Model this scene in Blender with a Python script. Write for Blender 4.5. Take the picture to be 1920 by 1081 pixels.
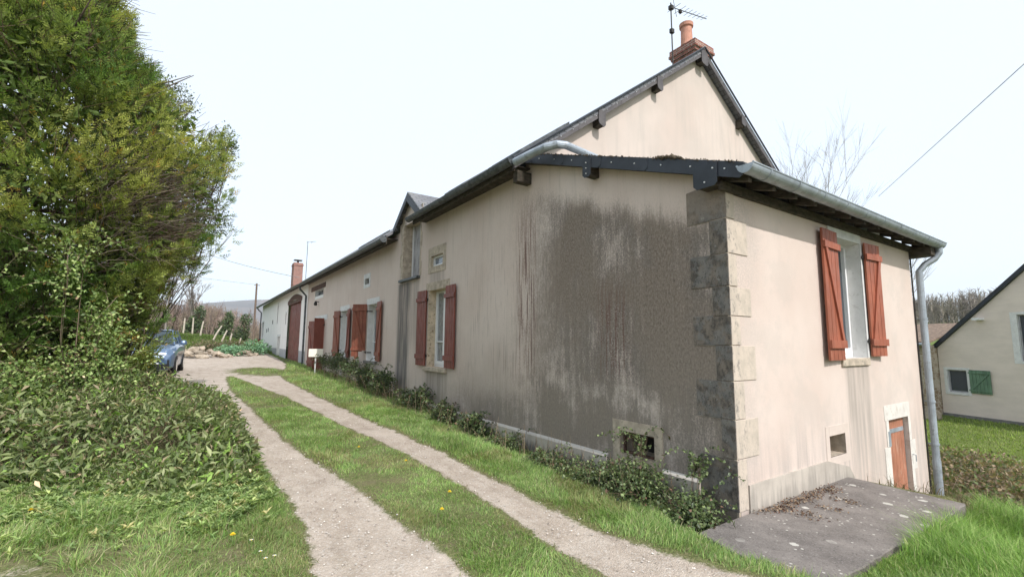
import bpy, math, random
import numpy as np
from mathutils import Vector, Matrix
rng = np.random.default_rng(7); random.seed(7)
R_ = math.radians
for o in list(bpy.data.objects): bpy.data.objects.remove(o)
SC = bpy.context.scene; COL = SC.collection

# ------------------------------------------------------------------ camera
EYE = (-4.6223, -2.7504, 1.7)
ROT = Matrix(((0.82855353, -0.07133784, -0.5553467), (-0.55984637, -0.09061781, -0.82362641), (0.00843143, 0.9933274, -0.11501994)))
cam = bpy.data.cameras.new('camera'); co = bpy.data.objects.new('camera', cam); COL.objects.link(co)
cam.sensor_width = 36; cam.lens = 868 / 1920 * 36; cam.clip_start = .05; cam.clip_end = 9000
co.matrix_world = Matrix.Translation(EYE) @ ROT.to_4x4()
SC.camera = co
SC.view_settings.view_transform = 'Standard'; SC.view_settings.look = 'None'; SC.view_settings.exposure = .10; SC.view_settings.gamma = 1
# ------------------------------------------------------------------ sun and sky
SUN_EL, SUN_AZ = 45, -1            # azimuth: degrees from -Y towards -X
el, az = R_(SUN_EL), R_(SUN_AZ)
to_sun = Vector((-math.sin(az) * math.cos(el), -math.cos(az) * math.cos(el), math.sin(el)))
sl = bpy.data.lights.new('sun', 'SUN'); sl.energy = 4.0; sl.angle = R_(.6); sl.color = (1, .96, .935)
so = bpy.data.objects.new('sun', sl); COL.objects.link(so); so.rotation_euler = to_sun.to_track_quat('Z', 'Y').to_euler()
W = bpy.data.worlds.new('World'); SC.world = W; W.use_nodes = True
wt = W.node_tree; wt.nodes.clear()
sky = wt.nodes.new('ShaderNodeTexSky'); sky.sky_type = 'NISHITA'; sky.sun_disc = False
sky.sun_elevation = el; sky.sun_rotation = math.atan2(to_sun.x, to_sun.y); sky.dust_density = 3; sky.air_density = 1
b1 = wt.nodes.new('ShaderNodeBackground'); b1.inputs[1].default_value = .05
b2 = wt.nodes.new('ShaderNodeBackground'); b2.inputs[0].default_value = (.80, .885, .96, 1); b2.inputs[1].default_value = 1.04   # thin bright overcast veil
ad = wt.nodes.new('ShaderNodeAddShader'); wo = wt.nodes.new('ShaderNodeOutputWorld')
wt.links.new(sky.outputs[0], b1.inputs[0]); wt.links.new(b1.outputs[0], ad.inputs[0]); wt.links.new(b2.outputs[0], ad.inputs[1]); wt.links.new(ad.outputs[0], wo.inputs[0])

# ------------------------------------------------------------------ node helpers
class NT:
    def __init__(s, name, rough=.8, metal=0, spec=.3):
        s.m = bpy.data.materials.new(name); s.m.use_nodes = True; s.t = s.m.node_tree; s.t.nodes.clear()
        s.out = s.n('ShaderNodeOutputMaterial'); s.b = s.n('ShaderNodeBsdfPrincipled')
        s.b.inputs['Roughness'].default_value = rough; s.b.inputs['Metallic'].default_value = metal; s.b.inputs['Specular IOR Level'].default_value = spec
        s.l(s.b.outputs[0], s.out.inputs[0]); s._pos = None
    def n(s, k): return s.t.nodes.new(k)
    def l(s, a, b): s.t.links.new(a, b)
    def put(s, v, sock):
        if isinstance(v, (int, float)): sock.default_value = v
        elif isinstance(v, (tuple, list)): sock.default_value = tuple(v) + ((1,) if len(v) == 3 and len(sock.default_value) == 4 else ())
        else: s.l(v, sock)
    @property
    def pos(s):
        if s._pos is None: s._pos = s.n('ShaderNodeNewGeometry').outputs['Position']
        return s._pos
    def obj(s): return s.n('ShaderNodeTexCoord').outputs['Object']
    def xyz(s, v=None):
        q = s.n('ShaderNodeSeparateXYZ'); s.l(v or s.pos, q.inputs[0]); return q.outputs
    def vec(s, sc=(1, 1, 1), v=None, loc=(0, 0, 0), rot=(0, 0, 0)):
        q = s.n('ShaderNodeMapping'); s.l(v or s.pos, q.inputs[0]); q.inputs['Scale'].default_value = sc; q.inputs['Location'].default_value = loc; q.inputs['Rotation'].default_value = rot; return q.outputs[0]
    def noise(s, scale=5, detail=3, rough=.5, v=None, dist=0, col=False):
        q = s.n('ShaderNodeTexNoise'); s.l(v or s.pos, q.inputs['Vector']); q.inputs['Scale'].default_value = scale; q.inputs['Detail'].default_value = detail; q.inputs['Roughness'].default_value = rough; q.inputs['Distortion'].default_value = dist
        return q.outputs[1 if col else 0]
    def vor(s, scale=5, v=None, feat='F1', rnd=1):
        q = s.n('ShaderNodeTexVoronoi'); q.feature = feat; s.l(v or s.pos, q.inputs['Vector']); q.inputs['Scale'].default_value = scale; q.inputs['Randomness'].default_value = rnd; return q.outputs
    def m_(s, op, a, b=0, c=0, clamp=False):
        q = s.n('ShaderNodeMath'); q.operation = op; q.use_clamp = clamp; s.put(a, q.inputs[0]); s.put(b, q.inputs[1])
        if op in ('MULTIPLY_ADD',): s.put(c, q.inputs[2])
        return q.outputs[0]
    def mul(s, a, b): return s.m_('MULTIPLY', a, b)
    def add(s, a, b): return s.m_('ADD', a, b)
    def sm(s, v, a, b, lo=0, hi=1):
        q = s.n('ShaderNodeMapRange'); q.interpolation_type = 'SMOOTHSTEP'; s.put(v, q.inputs[0])
        s.put(a, q.inputs[1]); s.put(b, q.inputs[2]); s.put(lo, q.inputs[3]); s.put(hi, q.inputs[4]); return q.outputs[0]
    def rng(s, v, a, b, fa, fb):          # soft interval a..b
        return s.mul(s.sm(v, a - fa, a + fa), s.sm(v, b - fb, b + fb, 1, 0))
    def mix(s, f, a, b, mode='MIX'):
        q = s.n('ShaderNodeMix'); q.data_type = 'RGBA'; q.blend_type = mode; s.put(f, q.inputs[0]); s.put(a, q.inputs[6]); s.put(b, q.inputs[7]); return q.outputs[2]
    def attr(s, name, fac=False):
        q = s.n('ShaderNodeAttribute'); q.attribute_name = name; return q.outputs[2 if fac else 0]
    def bump(s, h, st=.3, d=.01):
        q = s.n('ShaderNodeBump'); q.inputs['Strength'].default_value = st; q.inputs['Distance'].default_value = d; s.l(h, q.inputs['Height']); s.l(q.outputs[0], s.b.inputs['Normal'])
    def col(s, c): s.put(c, s.b.inputs['Base Color'])
    def rough(s, c): s.put(c, s.b.inputs['Roughness'])

def simple(name, c, rough=.7, metal=0, var=.25, scale=8, bump=0, spec=.3, c2=None, bs=60, sc=(1, 1, 1)):
    n = NT(name, rough, metal, spec)
    f = n.noise(scale, 4, .6, n.vec(sc))
    dark = tuple(x * (1 - var) for x in c); lite = tuple(min(1, x * (1 + var)) for x in c)
    k = n.mix(n.sm(f, .3, .7), dark, lite)
    if c2: k = n.mix(n.sm(n.noise(scale * 2.3, 5, .7, n.vec(sc, loc=(3, 1, 7))), .52, .68), k, c2)
    n.col(k)
    if bump: n.bump(n.noise(bs, 3, .6, n.vec(sc)), bump, .01)
    return n.m

M = {}
# --- render (stucco) with weathering; long facade lies in x=0, short end in y=0
def stucco():
    n = NT('stucco', .92, 0, .15); x, y, z = n.xyz()
    base = n.mix(n.sm(n.noise(.7, 4, .6), .3, .7), (.595, .49, .43), (.655, .56, .50))
    grain = n.noise(140, 3, .7)
    base = n.mix(n.mul(n.sm(grain, .35, .7), .25), base, (.36, .29, .235))
    onf = n.sm(x, .03, .05, 1, 0)                       # long facade (x about 0)
    one = n.mul(n.sm(y, .06, .1, 1, 0), n.sm(x, .02, .04))
    st1 = n.noise(1, 5, .65, n.vec((9, 9, .55)))           # tall thin streaks
    st2 = n.noise(1, 4, .6, n.vec((30, 30, 1.1), loc=(5, 2, 1)))
    cl = n.noise(1.1, 5, .62, n.vec((1, 1, .8), loc=(2, 7, 3)))
    fine = n.noise(45, 4, .75)
    rake = n.m_('MULTIPLY_ADD', y, .372, 3.14)               # a little below the roof edge
    wob = n.m_('MULTIPLY_ADD', n.noise(1, 4, .6, n.vec((3, 3, .3), loc=(1, 1, 1))), .5, -.25)
    topf = n.sm(n.m_('SUBTRACT', rake, n.add(z, wob)), -.05, .45)
    yw = n.add(y, n.mul(n.m_('SUBTRACT', st1, .5), .9))
    big = n.mul(n.mul(n.rng(yw, -.6, 3.4, .2, 1.2), topf), n.sm(n.add(z, n.mul(n.m_('SUBTRACT', cl, .5), 1.6)), .45, 1.3))
    cornr = n.mul(n.sm(yw, .5, 1.3, 1, 0), topf)
    big = n.m_('MAXIMUM', big, cornr)
    lowb = n.mul(n.rng(yw, -1, 6.3, .3, 1.6), n.sm(n.add(z, n.mul(n.m_('SUBTRACT', cl, .5), 1.3)), .5, 1.25, .75, 0))
    m1 = n.m_('MAXIMUM', big, lowb); m1 = n.m_('MAXIMUM', m1, n.mul(n.mul(n.rng(yw, -1, 3.9, .2, .5), n.sm(z, 1.5, 1.0)), n.sm(n.add(cl, n.mul(st1, .3)), .5, .75, .35, .95)))
    m1 = n.mul(m1, n.sm(n.add(n.mul(st1, .24), n.add(n.mul(cl, .50), n.mul(fine, .30))), .40, .60, .38, 1.0))
    md = n.mul(n.rng(n.add(y, n.mul(cl, .6)), 1.5, 2.9, .35, .35), n.rng(n.add(z, n.mul(cl, .5)), 1.9, 3.3, .5, .4)); m1 = n.mul(m1, n.m_('SUBTRACT', 1, n.mul(md, .08)))
    gA = n.noise(1, 5, .8, n.vec((42, 42, 26))); gB = n.noise(1, 4, .8, n.vec((22, 22, 6), loc=(4, 4, 4)))
    m1 = n.sm(n.add(m1, n.add(n.mul(n.m_('SUBTRACT', gA, .5), 1.5), n.mul(n.m_('SUBTRACT', gB, .5), .8))), .0, .92)
    m1 = n.mul(m1, onf)
    dark = n.mix(n.sm(cl, .4, .6), (.108, .095, .085), (.185, .148, .118))
    gr2 = gA; dark = n.mix(n.mul(n.sm(gr2, .5, .60), .65), dark, (.30, .255, .215)); dark = n.mix(n.mul(n.sm(gr2, .47, .38), .7), dark, (.035, .032, .030))
    c = n.mix(n.m_('MINIMUM', n.mul(m1, 1.0), .93), base, dark)
    # loose black streaks left of the stain
    sk = n.mul(n.rng(y, 3.1, 6.2, .3, 1.0), n.rng(n.add(z, n.mul(n.noise(2.0, 2, .5, n.vec((1.5, 1.5, .1))), 1.6)), 1.3, 4.1, .7, .7))
    sk = n.mul(n.mul(sk, n.sm(st2, .58, .66)), onf)
    c = n.mix(n.mul(sk, .55), c, (.14, .10, .09))
    red = n.mul(n.rng(y, 1.4, 1.95, .12, .12), n.rng(z, 1.3, 2.35, .2, .4))
    red = n.m_('MAXIMUM', red, n.mul(n.rng(y, 3.4, 3.95, .1, .1), n.rng(z, 1.2, 3.9, .4, .4)))
    red = n.mul(n.mul(red, n.sm(n.add(n.mul(st2, .7), n.mul(fine, .3)), .49, .56)), onf)
    c = n.mix(n.mul(red, .75), c, (.12, .052, .042))
    # runs under dormer sill, windows
    def run(y0, y1, z1, z0, k, colr, f=.12):
        q = n.mul(n.rng(n.add(y, n.mul(n.m_('SUBTRACT', st1, .5), .25)), y0, y1, f, f), n.rng(z, z0, z1, .35, .06))
        return n.mul(n.mul(q, n.sm(st1, .3, .62, .35, 1)), k), colr
    for q, cc in (run(9.0, 9.85, 3.3, .3, .95, (.12, .115, .11)), run(8.35, 9.0, 3.3, 1.6, .45, (.18, .165, .15)), run(9.4, 9.75, 5.0, 1.2, .6, (.17, .15, .135), .2), run(6.7, 7.8, 1.03, .2, .65, (.19, .17, .15)), run(6.9, 7.7, 3.4, 2.95, .5, (.22, .20, .18)), run(11.5, 12.7, .95, .3, .4, (.2, .18, .16)), run(14.9, 16.2, .95, .3, .3, (.2, .18, .16))):
        c = n.mix(n.mul(q, onf), c, cc)
    gen = n.mul(n.add(n.mul(n.sm(st1, .5, .75), .30), n.mul(n.mul(n.sm(z, 2.6, .4), n.sm(y, 10, 5)), n.sm(cl, .3, .65, .1, .5))), onf)
    c = n.mix(gen, c, (.27, .235, .20))
    # end wall
    e1 = n.mul(n.rng(n.add(x, n.mul(n.m_('SUBTRACT', st1, .5), .2)), 2.72, 3.5, .06, .06), n.rng(z, .3, 1.42, .6, .04))
    c = n.mix(n.mul(n.mul(e1, one), n.sm(st1, .3, .6, .25, .75)), c, (.31, .275, .24))
    e2 = n.mul(n.mul(one, n.sm(n.add(z, n.mul(cl, .8)), .5, 1.5, .55, 0)), n.sm(st1, .35, .65))
    c = n.mix(e2, c, (.33, .30, .275))
    e4 = n.mul(n.mul(one, n.sm(n.add(n.mul(x, .5), n.mul(cl, 1.2)), .5, 1.0, .55, 0)), n.sm(fine, .4, .6))
    c = n.mix(e4, c, (.34, .30, .27))
    # gable above the low roof
    g = n.mul(n.mul(n.sm(y, 3.6, 3.66), n.sm(x, .05, .1)), n.mul(n.sm(st1, .42, .68), n.sm(n.noise(.5, 3, .6), .38, .6, .15, .75)))
    c = n.mix(.16, c, (.40, .38, .34)) if False else c; gb = n.mul(n.sm(y, 3.6, 3.66), n.sm(x, .05, .1)); c = n.mix(n.mul(gb, n.sm(cl, .3, .7, .18, .5)), c, (.44, .405, .36)); c = n.mix(n.mul(g, .38), c, (.34, .32, .29)); pt = n.mul(n.mul(one, n.sm(n.noise(1.6, 5, .7, n.vec(loc=(6, 2, 5))), .48, .62)), n.sm(gA if False else grain, .3, .7, .15, .5)); c = n.mix(n.mul(pt, .7), c, (.42, .39, .35))
    n.col(c); n.bump(n.add(n.mul(grain, .6), n.mul(n.noise(45, 3, .6), .5)), .55, .006)
    return n.m
M['stucco'] = stucco()

def quoin(sunny):
    n = NT('quoin_stone', .9, 0, .15); x, y, z = n.xyz()
    fine = n.noise(26, 5, .75); sp = n.noise(9, 5, .7, n.vec((1, 1, .7)))
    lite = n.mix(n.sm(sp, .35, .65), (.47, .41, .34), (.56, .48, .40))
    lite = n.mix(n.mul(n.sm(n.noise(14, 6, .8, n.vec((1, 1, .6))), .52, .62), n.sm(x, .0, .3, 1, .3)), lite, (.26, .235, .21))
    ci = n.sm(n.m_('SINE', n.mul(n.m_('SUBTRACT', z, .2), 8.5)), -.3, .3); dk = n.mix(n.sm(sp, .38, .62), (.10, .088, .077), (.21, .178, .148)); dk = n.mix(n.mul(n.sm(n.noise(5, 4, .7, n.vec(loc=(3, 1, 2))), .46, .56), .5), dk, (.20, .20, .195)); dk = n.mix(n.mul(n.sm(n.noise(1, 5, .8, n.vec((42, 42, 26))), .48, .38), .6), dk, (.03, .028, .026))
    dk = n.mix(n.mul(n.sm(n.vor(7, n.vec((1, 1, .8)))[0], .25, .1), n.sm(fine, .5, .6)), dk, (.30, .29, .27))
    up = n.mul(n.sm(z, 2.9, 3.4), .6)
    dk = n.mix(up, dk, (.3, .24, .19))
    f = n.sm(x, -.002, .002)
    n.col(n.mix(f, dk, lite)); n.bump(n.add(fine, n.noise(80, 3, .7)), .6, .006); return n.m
M['quoin'] = quoin(True)

def plinth():
    n = NT('plinth_cement', .9, 0, .2); x, y, z = n.xyz()
    st = n.noise(1, 4, .6, n.vec((14, 14, .9))); cl = n.noise(2.5, 4, .6)
    a = n.mix(n.sm(cl, .3, .7), (.38, .34, .295), (.50, .45, .39))
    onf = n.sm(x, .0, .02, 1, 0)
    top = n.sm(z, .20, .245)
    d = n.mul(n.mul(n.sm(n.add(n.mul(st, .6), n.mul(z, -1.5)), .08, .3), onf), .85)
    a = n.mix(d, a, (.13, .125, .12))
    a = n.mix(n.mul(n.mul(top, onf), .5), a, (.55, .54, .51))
    a = n.mix(n.mul(n.m_('SUBTRACT', 1, onf), n.sm(n.add(st, n.mul(z, -.8)), .35, .55, 0, .6)), a, (.27, .25, .22))
    n.col(a); n.bump(n.noise(50, 4, .7), .4, .005); return n.m
M['plinth'] = plinth()

M['white_stucco'] = (lambda: (lambda n: (n.col(n.mix(n.sm(n.noise(1, 4, .6, n.vec((4, 4, .6))), .5, .75, 0, .5), n.mix(n.sm(n.xyz()[2], 1.12, 1.16), (.36, .36, .37), (.78, .75, .72)), (.56, .52, .48))), n.bump(n.noise(40, 3, .6), .3, .006), n.m)[-1])(NT('white_stucco', .9, 0, .2)))()
M['far_stucco'] = simple('far_stucco', (.72, .62, .54), .9, var=.05, scale=1.5, bump=.5, bs=9, sc=(1, 1, 3))
M['grey_base'] = simple('grey_base', (.19, .18, .17), .9, var=.2, scale=6, bump=.3)
M['white_paint'] = simple('white_paint', (.70, .69, .67), .6, var=.06, scale=6, c2=(.58, .565, .54))
M['pvc'] = simple('white_frame', (.76, .76, .76), .35, var=.03, spec=.5)
M['limestone'] = simple('limestone', (.44, .37, .29), .9, var=.22, scale=7, bump=.4, c2=(.26, .23, .19))
M['cellar_paint'] = simple('flaking_white', (.64, .61, .56), .85, var=.08, scale=4, c2=(.52, .47, .41))
M['pale_render'] = simple('pale_render', (.57, .485, .425), .9, var=.05, scale=5, bump=.2)
M['lintel_white'] = simple('lintel_white', (.60, .60, .59), .8, var=.1, scale=6, bump=.2)
M['sill'] = simple('sill_stone', (.19, .18, .16), .9, var=.35, scale=14, bump=.5, c2=(.09, .09, .07))
M['joint'] = simple('lime_joint', (.42, .38, .33), .9, var=.2, scale=9, c2=(.12, .11, .10))
M['stained_reveal'] = simple('stained_reveal', (.56, .46, .34), .9, var=.2, scale=6, bump=.4, c2=(.20, .12, .07))

def wood_paint(name, c, worn, amt=.55):
    n = NT(name, .55, 0, .35)
    g = n.noise(1, 5, .6, n.vec((60, 60, 2.5))); p = n.noise(5, 5, .65, n.vec((3, 3, .7)))
    k = n.mix(n.sm(n.noise(3, 3, .6), .3, .7), tuple(v * .82 for v in c), tuple(v * 1.12 for v in c))
    k = n.mix(n.mul(n.sm(g, .45, .7), .35), k, tuple(v * .6 for v in c))
    k = n.mix(n.mul(n.sm(p, amt, amt + .12), .7), k, worn)
    n.col(k); n.bump(g, .25, .003); n.rough(n.sm(p, .4, .7, .45, .75)); return n.m
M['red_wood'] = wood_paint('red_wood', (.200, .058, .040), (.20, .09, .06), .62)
M['red_wood_sun'] = wood_paint('sunlit_red_wood', (.32, .098, .055), (.37, .17, .115), .60)  # end wall shutters: sunlight put into the colour as a brighter red
M['red_wood_worn'] = wood_paint('worn_red_wood', (.235, .075, .045), (.27, .13, .085), .52)
M['barn_wood'] = wood_paint('barn_wood', (.165, .042, .030), (.2, .09, .06), .66)
M['cellar_wood'] = wood_paint('cellar_wood', (.40, .17, .105), (.45, .27, .19), .52)
M['grey_wood'] = wood_paint('grey_wood', (.40, .39, .40), (.20, .18, .17), .5)
M['green_wood'] = wood_paint('green_wood', (.13, .22, .14), (.14, .23, .15), .7)
M['dark_wood'] = simple('dark_wood', (.06, .048, .036), .9, var=.5, scale=9, bump=.4, c2=(.05, .06, .035), sc=(1, 1, 3))
M['brown_beam'] = simple('brown_beam', (.10, .055, .042), .85, var=.4, scale=10, bump=.3)
M['iron'] = simple('iron', (.05, .045, .042), .6, .5, var=.3)
M['zinc'] = simple('zinc', (.36, .40, .44), .55, .45, var=.16, scale=5, bump=.06, bs=20, c2=(.26, .28, .29))
M['zinc_dull'] = simple('zinc_dull', (.10, .11, .115), .5, .5, var=.35, scale=9, c2=(.05, .055, .05))
M['rivet'] = simple('rivet', (.75, .75, .72), .3, .6, var=.02)
M['slate_edge'] = simple('slate_edge', (.026, .031, .040), .5, 0, var=.25, scale=3, bump=.15, bs=30, spec=.4)
M['slate_sunlit'] = simple('slate_sunlit', (.085, .077, .077), .6, 0, var=.25, scale=4, bump=.15, bs=30, spec=.4)  # gable verge: same slate, sun painted in as a paler, warmer tone
M['moss'] = simple('moss', (.075, .06, .04), .95, var=.5, scale=20, bump=.6, c2=(.10, .065, .05))
def slate():
    n = NT('slate_roof', .55, 0, .4)
    q = n.n('ShaderNodeTexBrick'); n.l(n.vec((1, 1, 1), v=n.n('ShaderNodeTexCoord').outputs['UV']), q.inputs['Vector']); q.inputs['Scale'].default_value = 1
    q.inputs['Color1'].default_value = (.13, .135, .15, 1); q.inputs['Color2'].default_value = (.19, .19, .20, 1); q.inputs['Mortar'].default_value = (.03, .03, .03, 1)
    q.inputs['Brick Width'].default_value = .25; q.inputs['Row Height'].default_value = .13; q.inputs['Mortar Size'].default_value = .008
    k = n.mix(n.sm(n.noise(4, 5, .7), .5, .68, 0, .6), q.outputs[0], (.20, .20, .17))
    n.col(k); n.bump(q.outputs[1], -.6, .01); return n.m
M['slate'] = slate()
def brick():
    n = NT('brick', .9, 0, .2)
    q = n.n('ShaderNodeTexBrick'); n.l(n.n('ShaderNodeTexCoord').outputs['UV'], q.inputs['Vector']); q.inputs['Scale'].default_value = 1
    q.inputs['Color1'].default_value = (.31, .13, .10, 1); q.inputs['Color2'].default_value = (.22, .085, .065, 1); q.inputs['Mortar'].default_value = (.42, .36, .31, 1)
    q.inputs['Brick Width'].default_value = .23; q.inputs['Row Height'].default_value = .072; q.inputs['Mortar Size'].default_value = .009
    k = n.mix(n.sm(n.noise(7, 5, .7), .52, .66, 0, .7), q.outputs[0], (.12, .09, .08))
    n.col(k); n.bump(q.outputs[1], -.5, .01); return n.m
M['brick'] = brick()
M['terracotta'] = simple('terracotta', (.50, .25, .18), .8, var=.12, scale=5, c2=(.40, .2, .14))
M['tile'] = simple('old_tile_roof', (.21, .15, .11), .9, var=.35, scale=9, bump=.6, bs=14, c2=(.13, .12, .10))
def glass(name, c, curtain=None):
    n = NT(name, .06, 0, .6)
    if curtain:
        n.col(n.mix(n.sm(n.noise(1, 4, .7, n.vec((40, 40, 9))), .35, .65), c, curtain))
    else: n.col(c)
    return n.m
M['glass'] = glass('window_glass', (.05, .06, .07)); M['glass_curtain'] = glass('curtained_glass', (.14, .145, .15), (.36, .37, .37)); M['glass_pale'] = glass('pale_glass', (.20, .23, .27))
M['void'] = simple('cellar_dark', (.02, .018, .016), .9)
M['stone_wall'] = (lambda n: (n.col(n.mix(n.sm(n.vor(5, n.vec((1, 1, 1.7)), 'DISTANCE_TO_EDGE')[0], .02, .09), (.52, .45, .36), n.mix(n.sm(n.noise(3, 4, .6), .4, .6), (.27, .19, .12), (.50, .42, .32)))), n.bump(n.noise(12, 5, .7), .8, .03), n.m)[-1])(NT('rubble_stone_wall', .95))

def concrete():
    n = NT('slab_concrete', .93, 0, .15)
    ag = n.noise(70, 4, .8); cl = n.noise(2.2, 5, .65)
    k = n.mix(n.sm(cl, .3, .7), (.135, .12, .11), (.235, .21, .19))
    k = n.mix(n.sm(ag, .5, .68, 0, .65), k, (.30, .28, .26))
    k = n.mix(n.sm(n.noise(48, 4, .75, n.vec(loc=(3, 3, 3))), .44, .34, 0, .7), k, (.05, .047, .045))
    wv = n.vec((1, 1, 1)); v = n.vor(4.2, n.mix(.06, wv, n.noise(9, 3, .6, col=True)))[0]; v2 = n.vor(13, n.vec(loc=(4, 1, 0)))[0]
    hol = n.sm(n.add(n.sm(v, .20, .14), n.mul(n.sm(n.noise(30, 4, .8), .5, .4), -.35)), .4, .7)
    sp = n.m_('MAXIMUM', n.mul(hol, n.sm(n.noise(1.3, 2, .5, n.vec(loc=(7, 2, 1))), .36, .46)), n.mul(n.sm(v2, .17, .11), n.sm(n.noise(2, 2, .5), .42, .5)))
    k = n.mix(n.mul(sp, .85), k, (.52, .50, .45))
    n.col(k); n.bump(n.add(ag, n.mul(n.noise(30, 4, .7), .8)), .7, .006); return n.m
M['concrete'] = concrete()

def ground():
    n = NT('ground', .95, 0, .12)
    g = n.attr('gravel', True); gn = n.attr('far', True)
    fn = n.noise(34, 4, .75); fn2 = n.noise(7, 4, .65)
    e = n.add(g, n.add(n.mul(n.m_('SUBTRACT', fn, .5), .75), n.mul(n.m_('SUBTRACT', fn2, .5), .7)))
    gm = n.sm(e, .38, .72)
    st = n.vor(75)[1]; sx = n.xyz(st)[0]
    grav = n.mix(n.sm(n.noise(2.2, 5, .65), .3, .7), (.40, .33, .265), (.53, .455, .38))
    grav = n.mix(n.mul(sx, .36), grav, (.21, .18, .155)); grav = n.mix(n.mul(n.sm(sx, .80, .95), .55), grav, (.62, .57, .51))
    grav = n.mix(n.sm(n.noise(1, 4, .7, n.vec((2.5, .5, 1), loc=(9, 9, 0))), .52, .72, 0, .35), grav, (.22, .19, .12))
    grav = n.mix(n.sm(n.noise(1, 5, .75, n.vec((5, 1.6, 1), loc=(3, 8, 0))), .50, .66, 0, .38), grav, (.25, .20, .155)); grav = n.mix(n.sm(n.noise(13, 4, .8, n.vec(loc=(1, 5, 0))), .56, .66, 0, .5), grav, (.20, .165, .13))
    soil = n.mix(n.sm(fn, .35, .65), (.09, .105, .04), (.19, .19, .085))
    soil = n.mix(n.sm(n.noise(3.5, 4, .7, n.vec(loc=(2, 2, 2))), .5, .6, 0, .55), soil, (.17, .14, .085))
    gf = n.mix(n.sm(n.noise(.35, 5, .7), .35, .65), (.085, .135, .03), (.13, .165, .045))
    soil = n.mix(gn, soil, gf)
    n.col(n.mix(gm, soil, grav)); n.bump(n.add(n.mul(st if False else n.vor(75)[0], -.6), fn), .9, .012); return n.m
M['ground'] = ground()
def leaf_mat(name, trans=.35, rough=.55, spec=.35, bright=1.0):
    n = NT(name, rough, 0, spec)
    c = n.attr('Col'); c = n.mix(1, c, (bright,) * 3, 'MULTIPLY')
    n.col(c); t = n.n('ShaderNodeBsdfTranslucent'); n.l(n.mix(1, c, (1.2, 1.35, .7), 'MULTIPLY'), t.inputs[0])
    mx = n.n('ShaderNodeMixShader'); mx.inputs[0].default_value = trans; n.l(n.b.outputs[0], mx.inputs[1]); n.l(t.outputs[0], mx.inputs[2]); n.l(mx.outputs[0], n.out.inputs[0]); return n.m
M['grass'] = leaf_mat('grass_blades', .38, .6, .25); M['leaf'] = leaf_mat('leaves', .34, .5, .35, 1.75); M['conifer'] = leaf_mat('conifer_sprays', .42, .65, .15, 1.55); M['glossleaf'] = leaf_mat('bramble_leaves', .18, .45, .4, 1.3)
M['twig'] = leaf_mat('twigs', 0, .9, .1)
M['bark'] = simple('bark', (.10, .075, .055), .95, var=.4, scale=14, bump=.8, bs=30, sc=(1, 1, .3))
M['post_wood'] = simple('weathered_post', (.50, .44, .36), .9, var=.2, scale=7, c2=(.33, .28, .22))
M['pole'] = simple('pole_wood', (.16, .115, .09), .9, var=.3)
M['cream'] = simple('cream_panel', (.86, .83, .72), .4, var=.02)
M['wire'] = simple('wire', (.25, .25, .25), .6)
M['rock'] = simple('rock', (.36, .30, .23), .95, var=.35, scale=2.5, bump=.7, bs=9, c2=(.2, .16, .12))
M['mailbox'] = simple('mailbox_red', (.30, .06, .035), .5, var=.1)
M['yellow'] = simple('dandelion_yellow', (.85, .62, .03), .7, var=.1); M['petal'] = simple('daisy_white', (.82, .82, .8), .7, var=.03); M['stemg'] = simple('stem_green', (.12, .2, .05), .7)
M['carpaint'] = (lambda n: (n.col((.09, .15, .25)), n.put(.6, n.b.inputs['Coat Weight']), n.m)[-1])(NT('blue_grey_car_paint', .3, .15, .5))
M['carglass'] = glass('car_glass', (.03, .045, .055)); M['rubber'] = simple('rubber', (.02, .02, .02), .8); M['black_plastic'] = simple('black_plastic', (.025, .026, .028), .5)
M['chrome'] = simple('chrome', (.7, .7, .7), .2, .9, var=.02); M['lamp'] = glass('headlamp_lens', (.45, .48, .5)); M['plate'] = simple('plate_white', (.7, .7, .7), .4)
M['hill'] = (lambda n: (n.col(n.mix(n.sm(n.noise(.012, 5, .7), .4, .6), (.085, .085, .085), (.15, .13, .12))), n.m)[-1])(NT('wooded_hill', .95))

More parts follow.
